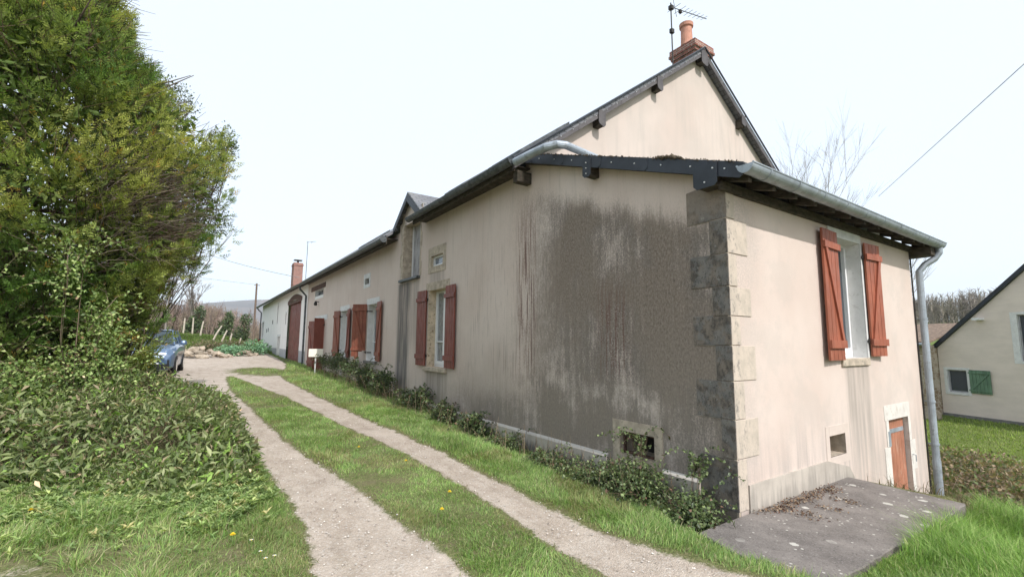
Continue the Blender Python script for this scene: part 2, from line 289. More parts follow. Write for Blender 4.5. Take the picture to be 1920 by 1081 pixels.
# ------------------------------------------------------------------ mesh helpers
class MB:
    def __init__(s, T=None): s.v = []; s.f = []; s.mi = []; s.uv = {}; s.T = T or (lambda p: p); s.k = 0
    def add(s, vs, fs, mi=None):
        b = len(s.v); s.v += [tuple(s.T(p)) for p in vs]
        for f in fs: s.f.append(tuple(b + i for i in f)); s.mi.append(s.k if mi is None else mi)
        return s
    def box(s, a0, a1, b0, b1, c0, c1, mi=None):
        vs = [(a, b, c) for a in (a0, a1) for b in (b0, b1) for c in (c0, c1)]
        return s.add(vs, [(0, 1, 3, 2), (4, 6, 7, 5), (0, 4, 5, 1), (2, 3, 7, 6), (0, 2, 6, 4), (1, 5, 7, 3)], mi)
    def prism(s, poly, h, axis=2, off=0, mi=None):   # poly of 2D points, extruded from off to off+h on axis
        n = len(poly)
        def P(p, t):
            q = [p[0], p[1]]; q.insert(axis, t); return tuple(q)
        vs = [P(p, off) for p in poly] + [P(p, off + h) for p in poly]
        return s.add(vs, [tuple(range(n))[::-1], tuple(range(n, 2 * n))] + [(i, (i + 1) % n, n + (i + 1) % n, n + i) for i in range(n)], mi)
    def tube(s, pts, r, k=8, mi=None, caps=True):
        pts = [Vector(p) for p in pts]; n = len(pts); rr = r if isinstance(r, (list, tuple)) else [r] * n; rings = []; up = None
        for i, p in enumerate(pts):
            d = (pts[min(i + 1, n - 1)] - pts[max(i - 1, 0)]).normalized()
            if up is None: up = d.orthogonal().normalized()
            up = (up - d * up.dot(d)); up = up.normalized() if up.length > 1e-6 else d.orthogonal().normalized()
            w = d.cross(up)
            rings.append([p + (up * math.cos(2 * math.pi * j / k) + w * math.sin(2 * math.pi * j / k)) * rr[i] for j in range(k)])
        fs = [(i * k + j, i * k + (j + 1) % k, (i + 1) * k + (j + 1) % k, (i + 1) * k + j) for i in range(n - 1) for j in range(k)]
        if caps: fs += [tuple(range(k))[::-1], tuple(range((n - 1) * k, n * k))]
        return s.add([q for r_ in rings for q in r_], fs, mi)
    def lathe(s, c, prof, k=16, mi=None):
        vs = [(c[0] + r * math.cos(2 * math.pi * j / k), c[1] + r * math.sin(2 * math.pi * j / k), c[2] + z) for r, z in prof for j in range(k)]; n = len(prof)
        fs = [(i * k + j, i * k + (j + 1) % k, (i + 1) * k + (j + 1) % k, (i + 1) * k + j) for i in range(n - 1) for j in range(k)] + [tuple(range(k))[::-1], tuple(range((n - 1) * k, n * k))]
        return s.add(vs, fs, mi)
    def build(s, name, mats, parent=None, smooth=False, bevel=0, uvs=False, recalc=True):
        me = bpy.data.meshes.new(name); me.from_pydata(s.v, [], s.f)
        for m in (mats if isinstance(mats, (list, tuple)) else [mats]): me.materials.append(m)
        me.polygons.foreach_set('material_index', s.mi)
        if uvs:
            uvl = me.uv_layers.new(name='UVMap')
            for p in me.polygons:
                nn = p.normal; a = Vector((0, 0, 1)).cross(nn); a = a.normalized() if a.length > .01 else Vector((1, 0, 0)); b = nn.cross(a)
                for li in p.loop_indices:
                    q = me.vertices[me.loops[li].vertex_index].co; uvl.data[li].uv = (q.dot(a), q.dot(b))
        if recalc:
            import bmesh
            bm = bmesh.new(); bm.from_mesh(me); bmesh.ops.recalc_face_normals(bm, faces=bm.faces)
            if bevel: bmesh.ops.bevel(bm, geom=bm.edges[:], offset=bevel, segments=1, affect='EDGES', clamp_overlap=True)
            bm.to_mesh(me); bm.free()
        if smooth: me.polygons.foreach_set('use_smooth', [True] * len(me.polygons))
        o = bpy.data.objects.new(name, me); COL.objects.link(o)
        if parent: o.parent = parent
        return o
def tag(o, label=None, cat=None, group=None, kind=None):
    for k, v in (('label', label), ('category', cat), ('group', group), ('kind', kind)):
        if v: o[k] = v
    return o
def empty(name, loc=(0, 0, 0), rz=0):
    o = bpy.data.objects.new(name, None); COL.objects.link(o); o.location = loc; o.rotation_euler = (0, 0, rz); o.empty_display_size = .3; return o
FAC = lambda p: (-p[2], p[0], p[1])        # wall frame (u, z, n): long facade, u=+Y, outwards -X
END = lambda p: (p[0], -p[2], p[1])        # end wall at y=0, outwards -Y
GAB = lambda p: (p[0], 3.7 - p[2], p[1])   # gable wall at y=3.7
def npmesh(name, V, F, mats, col=None, parent=None, smooth=False, counts=None):
    """V (n,3), F (m,k) index array or flat with counts; col (n,3) per vertex"""
    me = bpy.data.meshes.new(name); me.vertices.add(len(V)); me.vertices.foreach_set('co', np.asarray(V, np.float32).ravel())
    k = F.shape[1]; me.loops.add(F.size); me.loops.foreach_set('vertex_index', F.astype(np.int32).ravel())
    me.polygons.add(len(F)); me.polygons.foreach_set('loop_start', np.arange(0, F.size, k, dtype=np.int32))
    me.update(calc_edges=True)
    for m in (mats if isinstance(mats, (list, tuple)) else [mats]): me.materials.append(m)
    if col is not None:
        a = me.color_attributes.new('Col', 'FLOAT_COLOR', 'POINT'); c4 = np.ones((len(V), 4), np.float32); c4[:, :3] = col; a.data.foreach_set('color', c4.ravel())
    if smooth: me.polygons.foreach_set('use_smooth', [True] * len(F))
    o = bpy.data.objects.new(name, me); COL.objects.link(o)
    if parent: o.parent = parent
    return o

# ------------------------------------------------------------------ terrain height + gravel mask
def sst(v, a, b): t = np.clip((v - a) / (b - a), 0, 1); return t * t * (3 - 2 * t)
YY = [-6, 0, 9, 19, 26, 42, 80]; ZZ = [0, 0, .2, .42, .5, .88, 1.3]
def gz(x, y):
    x = np.asarray(x, float); y = np.asarray(y, float)
    z = np.interp(y, YY, ZZ)
    drop = sst(x, 2.3, 5.6) * sst(y + .30 * x, 60, -40 + 0 * x) ** 0
    z = z * (1 - sst(x, 1.5, 6)) - 1.0 * drop - .25 * sst(x, 6, 14)
    z = z - .14 * sst(x, -.85, -.25) * sst(x, 3, 0) * sst(y, 8.5, 5.5) * sst(y, -.3, .4)      # shallow ditch along the wall
    z = z - .17 * sst(x, .3, 1.5) * sst(y, -.9, -1.35) * sst(x, 5, 2.5)
    z = z - .20 * sst(x, -.84, -.6) * sst(x, 2.75, 2.45) * sst(y, -1.22, -1.0) * sst(y, .5, .0)   # hollow under the slab
    # field bank beyond the yard
    bank = sst(y, 33.5, 39) * sst(x, .5, -3.0)
    z = z + bank * (.75 + .07 * np.clip(-x, 0, 12))
    z = z + sst(y, 60, 300) * 6 * sst(x, 40, 0)
    # hillside field on the right
    z = z + sst(x, 45, 170) * 9.5
    z = z + sst(np.hypot(x, y), 200, 420) * 4
    return z
def fbm(x, y, s, seed=0):
    r = np.random.default_rng(seed); o = 0
    for k in range(4):
        a = r.uniform(0, 6.28, 6); f = s * 2 ** k
        for j in range(6): o = o + np.sin((x * math.cos(a[j]) + y * math.sin(a[j])) * f * (1 + .13 * j) + a[j] * 7) / 2 ** k / 6
    return o
def gravel(x, y):
    x = np.asarray(x, float); y = np.asarray(y, float)
    RR = np.interp(y, [-6, -2, -.7, -.1, .6, 1.8, 3.7, 6.4, 10.2, 15, 17.5, 20, 24, 30, 36], [.2, -.75, -1.15, -1.3, -1.48, -1.5, -1.5, -1.67, -1.87, -2.0, -1.9, -1.3, -.7, -.35, -.3])
    RL = np.interp(y, [-6, -.7, .36, 1.8, 3.85, 6.4, 10.5, 13.8, 16.2, 17.5], [-1.9, -2.0, -2.03, -1.97, -2.01, -2.27, -2.58, -3.0, -3.3, -3.6])
    LR = np.interp(y, [-6, .35, 1.1, 2.4, 3.56, 5.3, 10, 12.9, 16.2, 17.5], [-2.7, -2.83, -2.88, -2.99, -3.11, -3.34, -3.58, -3.72, -3.7, -3.6])
    LL = np.interp(y, [-6, .93, 1.6, 2.6, 4, 7, 10, 14, 17, 20, 36], [-4.2, -3.85, -3.72, -3.71, -3.79, -4.1, -4.6, -5.2, -8, -12, -13])
    w = .13
    def band(a, b): return np.minimum(sst(x, a - w, a + w), sst(x, b + w, b - w))
    m = np.maximum(band(RL, RR), band(LL, LR))
    m = np.where(y > 17, band(LL, RR), m)
    isl = np.exp(-(((x + 2.4) / .95) ** 2 + ((y - 19.4) / 2.2) ** 2) * 1.1)       # grass patch in the yard
    m = m * (1 - np.clip(isl * 1.5, 0, .85))
    m = np.where(y > 35.5, m * sst(y, 37, 35.5), m)
    corner = sst(x, -4.9, -5.6) * sst(y, 2.8, 2.0)                                  # bare stony soil, near left
    m = m + .22 * sst(m, .02, .5) * sst(m, 1.3, .6) * (fbm(x, y, 6, 61) + .8 * fbm(x, y, 17, 62)) - .05 * sst(m, .02, .5)
    return np.maximum(m, corner * .5)
xs = np.unique(np.round(np.concatenate([np.arange(-9, 3.2, .06), np.arange(3.2, 26, .5), np.arange(-30, -9, .7), np.linspace(-200, -30, 18), np.linspace(26, 240, 44), [-3500, -1500, -600, 500, 1200, 3500]]), 3))
ys = np.unique(np.round(np.concatenate([np.arange(-4, 12, .07), np.arange(12, 38, .2), np.arange(38, 60, 1), np.linspace(60, 320, 24), np.linspace(-60, -4, 22), [-3500, -1500, -500, -150, 600, 1200, 3500]]), 3))
GX, GY = np.meshgrid(xs, ys); gzv = gz(GX, GY)
near = (np.abs(GX) < 12) & (np.abs(GY) < 45)
gm = gravel(GX, GY)
gzv = gzv + np.where(near, fbm(GX, GY, 2.2, 1) * .02 + (fbm(GX, GY, 9, 2)) * .006, 0) - gm * .02 * near - .02 * near * ((GX > -.9) & (GX < 2.6) & (GY > -1.2) & (GY < .2))
V = np.stack([GX.ravel(), GY.ravel(), gzv.ravel()], 1); nx = len(xs); ny = len(ys)
ii, jj = np.meshgrid(np.arange(nx - 1), np.arange(ny - 1)); a = (jj * nx + ii).ravel(); F = np.stack([a, a + 1, a + nx + 1, a + nx], 1)
fm = gm.ravel()[F].mean(1) > .5
far = sst(np.hypot(GX, GY), 22, 34).ravel() * 1.0
far = np.maximum(far, sst(GX, 5, 9).ravel() * .9)
for nm, sel in (('ground', ~fm), ('gravel_track', fm)):
    Fs = F[sel]; u, inv = np.unique(Fs, return_inverse=True); o = npmesh(nm, V[u], inv.reshape(-1, 4), M['ground'], smooth=True)
    for an, src in (('gravel', gm.ravel()), ('far', far)):
        at = o.data.attributes.new(an, 'FLOAT', 'POINT'); at.data.foreach_set('value', src[u].astype(np.float32))
    tag(o, {'ground': 'grass covered ground around the farmhouse', 'gravel_track': 'pale gravel wheel tracks leading to the gravel yard'}[nm], nm.replace('_', ' '), kind='structure')
def G(x, y): return float(gz(x, y))

# ------------------------------------------------------------------ wall sheet with holes
def sheet(mb, u0, u1, z0, top, holes, cuts=()):
    us = sorted(set([u0, u1] + [h[0] for h in holes] + [h[1] for h in holes] + list(cuts)))
    for a, b in zip(us[:-1], us[1:]):
        zs = sorted(set([z0] + [z for h in holes if h[0] <= a and h[1] >= b for z in h[2:4]]))
        lev = zs + [None]
        for c, d in zip(lev[:-1], lev[1:]):
            if any(h[0] <= a and h[1] >= b and h[2] <= c and (d is not None and h[3] >= d) for h in holes): continue
            ta, tb = (d, d) if d is not None else (top(a), top(b))
            mb.add([(a, c, 0), (b, c, 0), (b, tb, 0), (a, ta, 0)], [(0, 1, 2, 3)])
def reveal(mb, h, dep, mi=None):
    a, b, c, d = h
    for q in ([(a, c), (a, d)], [(b, d), (b, c)], [(a, d), (b, d)], [(b, c), (a, c)]):
        (p, r), (s_, t) = q
        mb.add([(p, r, .001), (s_, t, .001), (s_, t, -dep), (p, r, -dep)], [(0, 1, 2, 3)], mi)
def shutter(T, hinge_u, n0, z0, z1, w, side, ang, mat, parent, battens=True, outer=True, broken=False, name='shutter', np_=4, strap=.06):
    """side +1: extends to +u from hinge when flat on the wall; ang degrees off the wall"""
    ca, sa = math.cos(R_(ang)), math.sin(R_(ang))
    def L(p):   # p: (s along leaf, z, t thickness outward)
        return T((hinge_u + side * (p[0] * ca - p[2] * sa), p[1], n0 + p[0] * sa + p[2] * ca))
    mb = MB(L); pw = w / np_
    for i in range(np_):
        zb = z0
        if broken: zb = z0 + [.30, .26, .02, .10][i % 4] * (1 if i != 2 else 1)
        mb.box(i * pw + .005, (i + 1) * pw - .005, zb, z1 - .002 * (i % 2), 0, .026)
        if i: mb.box(i * pw - .006, i * pw + .006, zb + .01, z1 - .02, .002, .012)
    if battens:
        h = z1 - z0
        for zc in ((z0 + .09 * h, z0 + .15 * h), (z1 - .15 * h, z1 - .10 * h)) if not broken else ((z0 + .30, z0 + .38), (z1 - .22, z1 - .12)):
            mb.box(-.015, w + .006, zc[0], zc[1], .0262, .055)
        za, zb = (z0 + .15 * h, z1 - .15 * h) if not broken else (z0 + .38, z1 - .22)
        if outer: mb.add([(.03, za, .027), (.10, za, .027), (w - .03, zb, .027), (w - .10, zb, .027), (.03, za, .05), (.10, za, .05), (w - .03, zb, .05), (w - .10, zb, .05)], [(0, 1, 2, 3), (4, 5, 6, 7), (0, 1, 5, 4), (1, 2, 6, 5), (2, 3, 7, 6), (3, 0, 4, 7)])
    o = mb.build(name, [mat, M['iron']], parent)
    for zc in (z0 + .13 * (z1 - z0), z1 - .13 * (z1 - z0)):
        hb = MB(L); hb.box(-strap, .05, zc - .018, zc + .018, -.006, -.001); hb.tube([(-.01, zc - .04, -.004), (-.01, zc + .04, -.004)], .011, 6); hb.build('hinge', M['iron'], parent)
    return o
def window(T, h, dep, parent, pane='glass', style=2, sill=None, lint=None, frame=None, cross=True, nm='window'):
    a, b, c, d = h; fr = MB(T); n0, n1 = -dep + .005, -dep + .06
    t = .045; fr.box(a, a + t, c, d, n0, n1); fr.box(b - t, b, c, d, n0, n1); fr.box(a + t, b - t, c, c + t + .01, n0, n1); fr.box(a + t, b - t, d - t, d, n0, n1)
    if style == 2:
        m = (a + b) / 2; fr.box(m - .045, m + .045, c + t + .01, d - t, n0, n1 + .012)
        fr.box(a + t, a + t + .04, c + t + .01, d - t, n0, n1 + .012); fr.box(b - t - .04, b - t, c + t + .01, d - t, n0, n1 + .012)
        fr.box(a + t + .04, m - .045, c + t + .01, c + t + .09, n0, n1 + .010); fr.box(m + .045, b - t - .04, c + t + .01, c + t + .09, n0, n1 + .010)
        if cross:
            zc = c + (d - c) * .32; fr.box(a + t + .04, m - .045, zc, zc + .03, n0 + .01, n1 + .005); fr.box(m + .045, b - t - .04, zc, zc + .03, n0 + .01, n1 + .005)
    w = fr.build(nm, frame or M['pvc'], parent, bevel=.003)
    MB(T).box(a + .02, b - .02, c + .02, d - .02, -dep - .02, -dep + .022).build('pane', M[pane], w)
    if sill: MB(T).box(a - sill[0], b + sill[0], c - sill[1], c - .002, -dep + .06, sill[2]).build('sill', sill[3], w, bevel=.006)
    if lint: MB(T).box(a - lint[0], b + lint[0], d + .002, d + lint[1], -.02, lint[2]).build('lintel', lint[3], w, bevel=.004)
    return w

# ================================================================== FARMHOUSE
house = tag(empty('farmhouse', (0, 0, 0)), 'long beige rendered farmhouse with black stained wall, stone corner and slate gable', 'house')
W1 = (6.75, 7.76, 1.10, 2.92); W2 = (11.6, 12.63, 1.07, 2.88); W3 = (15.05, 16.12, 1.07, 2.84)
VT = (1.02, 1.57, .30, .585); SV = (7.0, 7.66, 3.50, 3.76); SV2 = (12.66, 13.1, 3.60, 3.80); TW = (19.5, 21.3, 3.80, 4.10); DR = (18.9, 20.75, .3, 2.62); DM = (8.38, 9.55, 3.38, 4.92)
fac_holes = [W1, W2, W3, VT, SV, SV2, TW, DR, DM]
def ftop(u): return 3.42 + .372 * u if u < 3.69 else (4.85 if u < 9.8 else 4.74)
mb = MB(FAC)
def ftop2(u): return 3.50 + .368 * u
sheet(mb, 0, 3.7, -1.2, ftop2, [VT])
us = [3.7, 23.1]
sheet(mb, 3.7, 23.1, -.6, lambda u: 4.80, [h for h in fac_holes if h not in (VT, DM)] + [(8.38, 9.55, 3.38, 4.80)], cuts=())
mb.add([(8.2, 4.80, 0), (8.38, 4.80, 0), (8.38, 5.05, 0), (8.2, 4.98, 0)], [(0, 1, 2, 3)])
mb.add([(9.55, 4.80, 0), (9.90, 4.80, 0), (9.90, 5.0, 0), (9.55, 5.05, 0)], [(0, 1, 2, 3)])
mb.add([(8.38, 4.92, 0), (9.55, 4.92, 0), (9.55, 5.25, 0), (9.05, 5.66, 0), (8.55, 5.25, 0), (8.38, 5.05, 0)], [(0, 1, 2, 3, 4, 5)])
facw = mb.build('facade_wall', M['stucco'], house, recalc=False)
# end wall of the low wing
WR = (2.62, 3.50, 1.52, 3.20); VR = (2.10, 2.56, .29, .55); DC = (4.08, 4.90, -1.3, .58)
mb = MB(END); sheet(mb, 0, 5.64, -2.2, lambda u: 3.43, [WR, VR, DC]); mb.build('end_wall', M['stucco'], house, recalc=False)
mb = MB(); mb.add([(5.64, 0, -2.2), (5.64, 3.7, -2.2), (5.64, 3.7, 4.8), (5.64, 0, 3.43)], [(0, 1, 2, 3)]); mb.build('side_wall', M['stucco'], house, recalc=False)
def gtop(u): return 4.98 + .737 * u if u < 5.3 else 4.98 + .737 * 5.3 - .737 * (u - 5.3)
mb = MB(GAB); sheet(mb, .0, 10.6, -1.6, lambda u: gtop(u) - .05, [], cuts=(5.3,)); mb.build('gable_wall', M['stucco'], house, recalc=False)
mb = MB(); mb.add([(10.6, 3.7, -2), (10.6, 23, -2), (10.6, 23, 4.9), (10.6, 3.7, 4.9)], [(0, 1, 2, 3)]); mb.build('rear_wall', M['stucco'], house, recalc=False)
# quoins
zq = [3.40, 3.05, 2.665, 2.31, 1.995, 1.685, 1.315, .925, .53, .02]
lq = [.47, .19, .44, .18, .43, .17, .42, .14, .40]; rq = [.155, .385, .155, .405, .17, .44, .19, .425, .17]
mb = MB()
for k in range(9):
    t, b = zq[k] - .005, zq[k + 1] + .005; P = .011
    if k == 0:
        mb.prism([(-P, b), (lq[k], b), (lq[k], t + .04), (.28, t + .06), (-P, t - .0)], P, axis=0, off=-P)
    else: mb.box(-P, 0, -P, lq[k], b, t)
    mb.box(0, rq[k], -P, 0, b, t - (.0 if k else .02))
P = .0125; mb.k = 1
for k in range(1, 9):
    t, b = zq[k], zq[k + 1]; mb.box(-P * .7, .0, lq[k], lq[k] + .007, b, t - .01); lo, hi = sorted((lq[k], lq[k - 1])); 
    if k % 3: mb.box(-P * .8, .0, lo, hi, t - .004, t + .004)
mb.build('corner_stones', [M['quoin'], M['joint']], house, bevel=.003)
MB().box(-.006, 0.02, -.006, 0.02, -.6, 3.40).build('corner_mortar', M['limestone'], house)
# plinths
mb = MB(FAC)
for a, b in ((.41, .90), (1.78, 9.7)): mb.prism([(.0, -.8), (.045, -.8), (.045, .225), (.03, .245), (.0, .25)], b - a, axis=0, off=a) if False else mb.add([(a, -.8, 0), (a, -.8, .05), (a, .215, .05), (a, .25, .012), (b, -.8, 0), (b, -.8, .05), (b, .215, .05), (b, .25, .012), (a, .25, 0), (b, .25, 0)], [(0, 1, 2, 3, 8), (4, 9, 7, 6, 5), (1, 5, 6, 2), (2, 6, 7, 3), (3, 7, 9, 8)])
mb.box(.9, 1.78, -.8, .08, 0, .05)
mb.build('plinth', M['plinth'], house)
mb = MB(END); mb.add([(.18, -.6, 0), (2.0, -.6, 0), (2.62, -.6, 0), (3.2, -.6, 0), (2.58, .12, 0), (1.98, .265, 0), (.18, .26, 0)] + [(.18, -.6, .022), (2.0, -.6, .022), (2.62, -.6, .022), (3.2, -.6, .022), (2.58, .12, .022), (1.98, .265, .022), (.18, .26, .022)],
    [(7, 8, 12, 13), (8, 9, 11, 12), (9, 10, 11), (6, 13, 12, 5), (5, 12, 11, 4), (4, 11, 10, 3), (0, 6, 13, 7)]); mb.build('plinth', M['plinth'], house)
# vents and small openings
def surround(T, h, m, pr, mat, nm, dep, zt=None, zb=None, parent=house, rmat=None):
    a, b, c, d = h; mb = MB(T); zt = zt or m; zb = zb if zb is not None else m
    mb.box(a - m, a, c - zb, d + zt, 0, pr); mb.box(b, b + m, c - zb, d + zt, 0, pr); mb.box(a, b, d, d + zt, -.01, pr + .001)
    if zb: mb.box(a, b, c - zb, c, -.01, pr + .001)
    reveal(mb, h, dep, 1)
    return mb.build(nm, [mat, rmat or mat], parent)
s1 = surround(FAC, VT, .12, .012, M['limestone'], 'vent_surround', .35, .13, .16)
MB(FAC).box(VT[0], VT[1], VT[2], VT[3], -.37, -.35).build('vent_back', M['void'], s1)
mb = MB(FAC); mb.box(VT[1] - .035, VT[1] - .01, VT[2], VT[3], -.08, -.05); mb.box(VT[0], VT[1], VT[2], VT[2] + .03, -.08, -.05); mb.box(VT[0], VT[1], VT[3] - .03, VT[3], -.08, -.05)
mb.build('vent_frame', M['brown_beam'], s1)
s1 = surround(FAC, SV, .16, .010, M['limestone'], 'vent_surround', .12, .22, .15); w = window(FAC, SV, .12, house, 'glass_pale', 1, frame=M['pvc'])
s1 = surround(FAC, SV2, .14, .008, M['lintel_white'], 'vent_surround', .15, .16, .12); window(FAC, SV2, .15, house, 'glass', 1, frame=M['dark_wood'])
s1 = surround(FAC, TW, .0001, .008, M['white_paint'], 'window_surround', .2, .0001, .14); window(FAC, TW, .2, house, 'glass', 1, frame=M['grey_wood'])
mb = MB(FAC); mb.box(19.1, 22.2, 4.11, 4.33, -.02, .03); mb.build('timber_lintel', M['brown_beam'], house, bevel=.01)
s1 = surround(END, VR, .10, .004, M['pale_render'], 'vent_surround', .40, .12, .10, rmat=M['limestone']); MB(END).box(VR[0], VR[1], VR[2], VR[3], -.42, -.40).build('vent_back', M['void'], s1)
# windows of the long facade
def facwin(h, far, nr, rm, lintm, pane, sillm, labelf=None, labeln=None, worn='red_wood', brk=False, plain=False):
    mb = MB(FAC); reveal(mb, h, .26); mb.build('window_reveal', rm, house)
    w = window(FAC, h, .26, house, pane, 2, (.10, .09, .07, sillm), (.14, .20, .010, lintm))
    a = shutter(FAC, h[1] + .03, .025, h[2] + .02, h[3] + .03, .50, 1, far, M[worn], w, broken=brk, outer=not plain, strap=.06 if plain else .2)
    b = shutter(FAC, h[0] - .03, .025, h[2] + .02, h[3] + .03, .50, -1, nr, M['red_wood_worn'] if brk else M['red_wood'], w, broken=False, outer=not plain)
    return w, a, b
w, a, b = facwin(W1, 3, 2, M['stained_reveal'], M['limestone'], 'glass_curtain', M['limestone'], plain=True)
w, a, b = facwin(W2, 46, 4, M['white_paint'], M['lintel_white'], 'glass', M['sill'], brk=True); a['label'] = 'half open red shutter with rotten broken lower boards'; a.data.materials[0] = M['red_wood_worn']
w, a, b = facwin(W3, 12, 5, M['white_paint'], M['lintel_white'], 'glass_pale', M['sill'], worn='red_wood_worn')
# door of the long facade with two leaves
mb = MB(FAC); reveal(mb, DR, .3); mb.build('door_reveal', M['white_paint'], house)
mb = MB(FAC); mb.box(DR[0] - .45, DR[1] + .25, DR[3], DR[3] + .22, -.01, .012); mb.build('door_lintel', M['lintel_white'], house)
d = MB(FAC).box(DR[0], DR[1], DR[2], DR[3], -.32, -.27).build('door', M['red_wood_worn'], house)
shutter(FAC, DR[1] + .03, .03, .42, 2.62, .72, 1, 10, M['red_wood'], d, name='door_leaf', np_=5)
shutter(FAC, DR[0] - .03, .03, .42, 2.68, .42, -1, 84, M['red_wood'], d, name='door_leaf', np_=5)
lm = MB(); lm.tube([(0, 20.4, 3.5), (-.12, 20.4, 3.52)], .02, 6); lm.lathe((-.14, 20.4, 3.32), [(.02, 0), (.07, .02), (.08, .1), (.05, .17), (.02, .22)], 10); lm.build('wall_lamp', M['iron'], house)
# window of the end wall
mb = MB(END); reveal(mb, WR, .24); mb.build('window_reveal', M['white_paint'], house)
w = window(END, WR, .24, house, 'glass', 2, None, None, cross=False)
MB(END).box(WR[0] - .17, WR[1] + .04, WR[3] + .002, WR[3] + .21, -.02, .012).build('lintel', M['lintel_white'], w)
MB(END).box(WR[0] - .02, WR[1] + .02, WR[2] - .11, WR[2] - .002, -.18, .03).build('sill', M['limestone'], w, bevel=.008)
mb = MB(END); mb.box(WR[1], WR[1] + .07, WR[2], WR[3], 0, .012); mb.build('jamb_stone', M['lintel_white'], w)
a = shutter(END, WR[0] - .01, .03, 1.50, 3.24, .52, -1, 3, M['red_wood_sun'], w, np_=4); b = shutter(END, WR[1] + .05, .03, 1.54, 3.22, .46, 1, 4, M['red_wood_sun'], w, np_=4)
# cellar door
mb = MB(END); reveal(mb, DC, .12); a0, b0 = DC[0], DC[1]
mb.box(a0 - .14, b0 + .10, .58, .80, 0, .005)
for z0, z1, l, r in ((.2, .575, .10, .10), (-.25, .195, .22, .24), (-.7, -.255, .10, .12), (-1.2, -.705, .22, .22)):
    mb.box(a0 - l, a0, z0, z1, 0, .007); mb.box(b0, b0 + r, z0, z1, 0, .007)
mb.build('cellar_door_surround', M['cellar_paint'], house)
mb = MB(END)
for i in range(6): mb.box(a0 + .01 + i * .133, a0 + .01 + i * .133 + .129, -1.3, .57, -.09, -.06)
cd = mb.build('cellar_door', M['cellar_wood'], house)
mb = MB(END); mb.box(a0 - .03, b0 - .06, .36, .42, -.059, -.05); mb.box(a0 - .05, a0 + .03, .20, .42, -.058, .012); mb.tube([(b0 + .06, -.02, .008), (b0 + .06, -.02, .05), (b0 + .06, -.12, .05)], .008, 5); mb.build('strap_hinge', M['zinc'], cd)
# dormer
mb = MB(FAC); reveal(mb, DM, .30, 0); DW = mb.build('dormer', M['limestone'], house)
mb = MB(FAC)
for i in range(8): mb.box(DM[0] + i * .147, DM[0] + i * .147 + .143, DM[2] + .02, DM[3], -.30, -.27 + .004 * (i % 2))
mb.box(DM[1] - .09, DM[1] - .03, DM[2] + .02, DM[3], -.262, -.235, 1); mb.build('loft_hatch', [M['grey_wood'], M['pvc']], DW)
MB(FAC).box(DM[0] - .06, DM[1] + .10, DM[2] - .07, DM[2] - .002, -.25, .10).build('sill', M['zinc_dull'], DW, bevel=.01)
for i, z in enumerate(np.arange(3.38, 4.9, .38)):
    for u0_, u1_ in ((DM[1] + .003, DM[1] + (.24 if i % 2 else .14)), (DM[0] - (.07 if i % 2 else .12), DM[0] - .003)): MB(FAC).box(u0_, u1_, z, z + .37, 0, .01).build('jamb_stone', M['limestone'], DW)
def slab4(mb, pts, t):   # sloped slab from 4 top points
    n = (Vector(pts[1]) - Vector(pts[0])).cross(Vector(pts[3]) - Vector(pts[0])).normalized()
    if n.z < 0: n = -n
    q = [tuple(Vector(p) - n * t) for p in pts]; mb.add(list(pts) + q, [(0, 1, 2, 3), (4, 5, 6, 7), (0, 1, 5, 4), (1, 2, 6, 5), (2, 3, 7, 6), (3, 0, 4, 7)])
RS = .737
def zr(x): return 4.80 + RS * (x + .38)      # top of the main roof
mb = MB(); ya, yc, yb = 8.05, 9.05, 10.05
slab4(mb, [(-.14, ya, 4.98), (-.14, yc, 5.76), (1.2, yc, 5.76), (.2, ya, 4.98)], .05); slab4(mb, [(-.14, yb, 4.98), (-.14, yc, 5.76), (1.2, yc, 5.76), (.2, yb, 4.98)], .05)
mb.build('dormer_roof', M['slate'], DW, uvs=True)
mb = MB(FAC)
for s in (-1, 1): mb.add([(yc, 5.70, .14), (yc, 5.50, .14), (yc + s * 1.0, 4.74, .14), (yc + s * 1.0, 4.93, .14), (yc, 5.70, .162), (yc, 5.50, .162), (yc + s * 1.0, 4.74, .162), (yc + s * 1.0, 4.93, .162)], [(0, 1, 2, 3), (4, 5, 6, 7), (0, 1, 5, 4), (1, 2, 6, 5), (2, 3, 7, 6), (3, 0, 4, 7)])
mb.build('verge_board', M['slate_edge'], DW)
# roofs
mb = MB(); RX, RZ = 5.3, zr(5.3)
slab4(mb, [(-.38, 3.52, zr(-.38)), (RX, 3.52, RZ), (RX, 8.06, RZ), (-.38, 8.06, zr(-.38))], .07); slab4(mb, [(.16, 8.07, zr(.16) - .01), (RX, 8.07, RZ - .01), (RX, 10.0, RZ - .01), (.16, 10.0, zr(.16) - .01)], .07)
slab4(mb, [(11, 3.52, RZ - RS * (11 - RX)), (RX, 3.52, RZ), (RX, 23.1, RZ), (11, 23.1, RZ - RS * (11 - RX))], .07)
slab4(mb, [(-.38, 10.02, zr(-.38) - .10), (RX - .05, 10.02, RZ - .13), (RX - .05, 23.1, RZ - .13), (-.38, 23.1, zr(-.38) - .10)], .07)
roof = mb.build('roof', M['slate'], house, uvs=True)
mb = MB(); slab4(mb, [(-.16, -.33, 3.525), (5.98, -.33, 3.525), (5.98, 3.7, 5.01), (-.16, 3.7, 5.01)], .05); lowroof = mb.build('low_roof', M['slate'], house, uvs=True)
# raised roof windows on the main slope
for (y0, y1, x0, x1) in ((3.95, 5.1, .05, 1.25), (5.9, 6.8, -.1, .6), (13.4, 14.3, 0.05, .9)):
    T = lambda p: (p[0], p[1], zr(p[0]) - (.12 if p[1] > 9 else 0) + p[2]); mb = MB(T); mb.box(x0, x1, y0, y1, 0, .10); ow = mb.build('roof_window', M['zinc_dull'], roof); MB(T).box(x0 + .06, x1 - .06, y0 + .06, y1 - .06, .101, .108).build('pane', M['glass_pale'], ow)
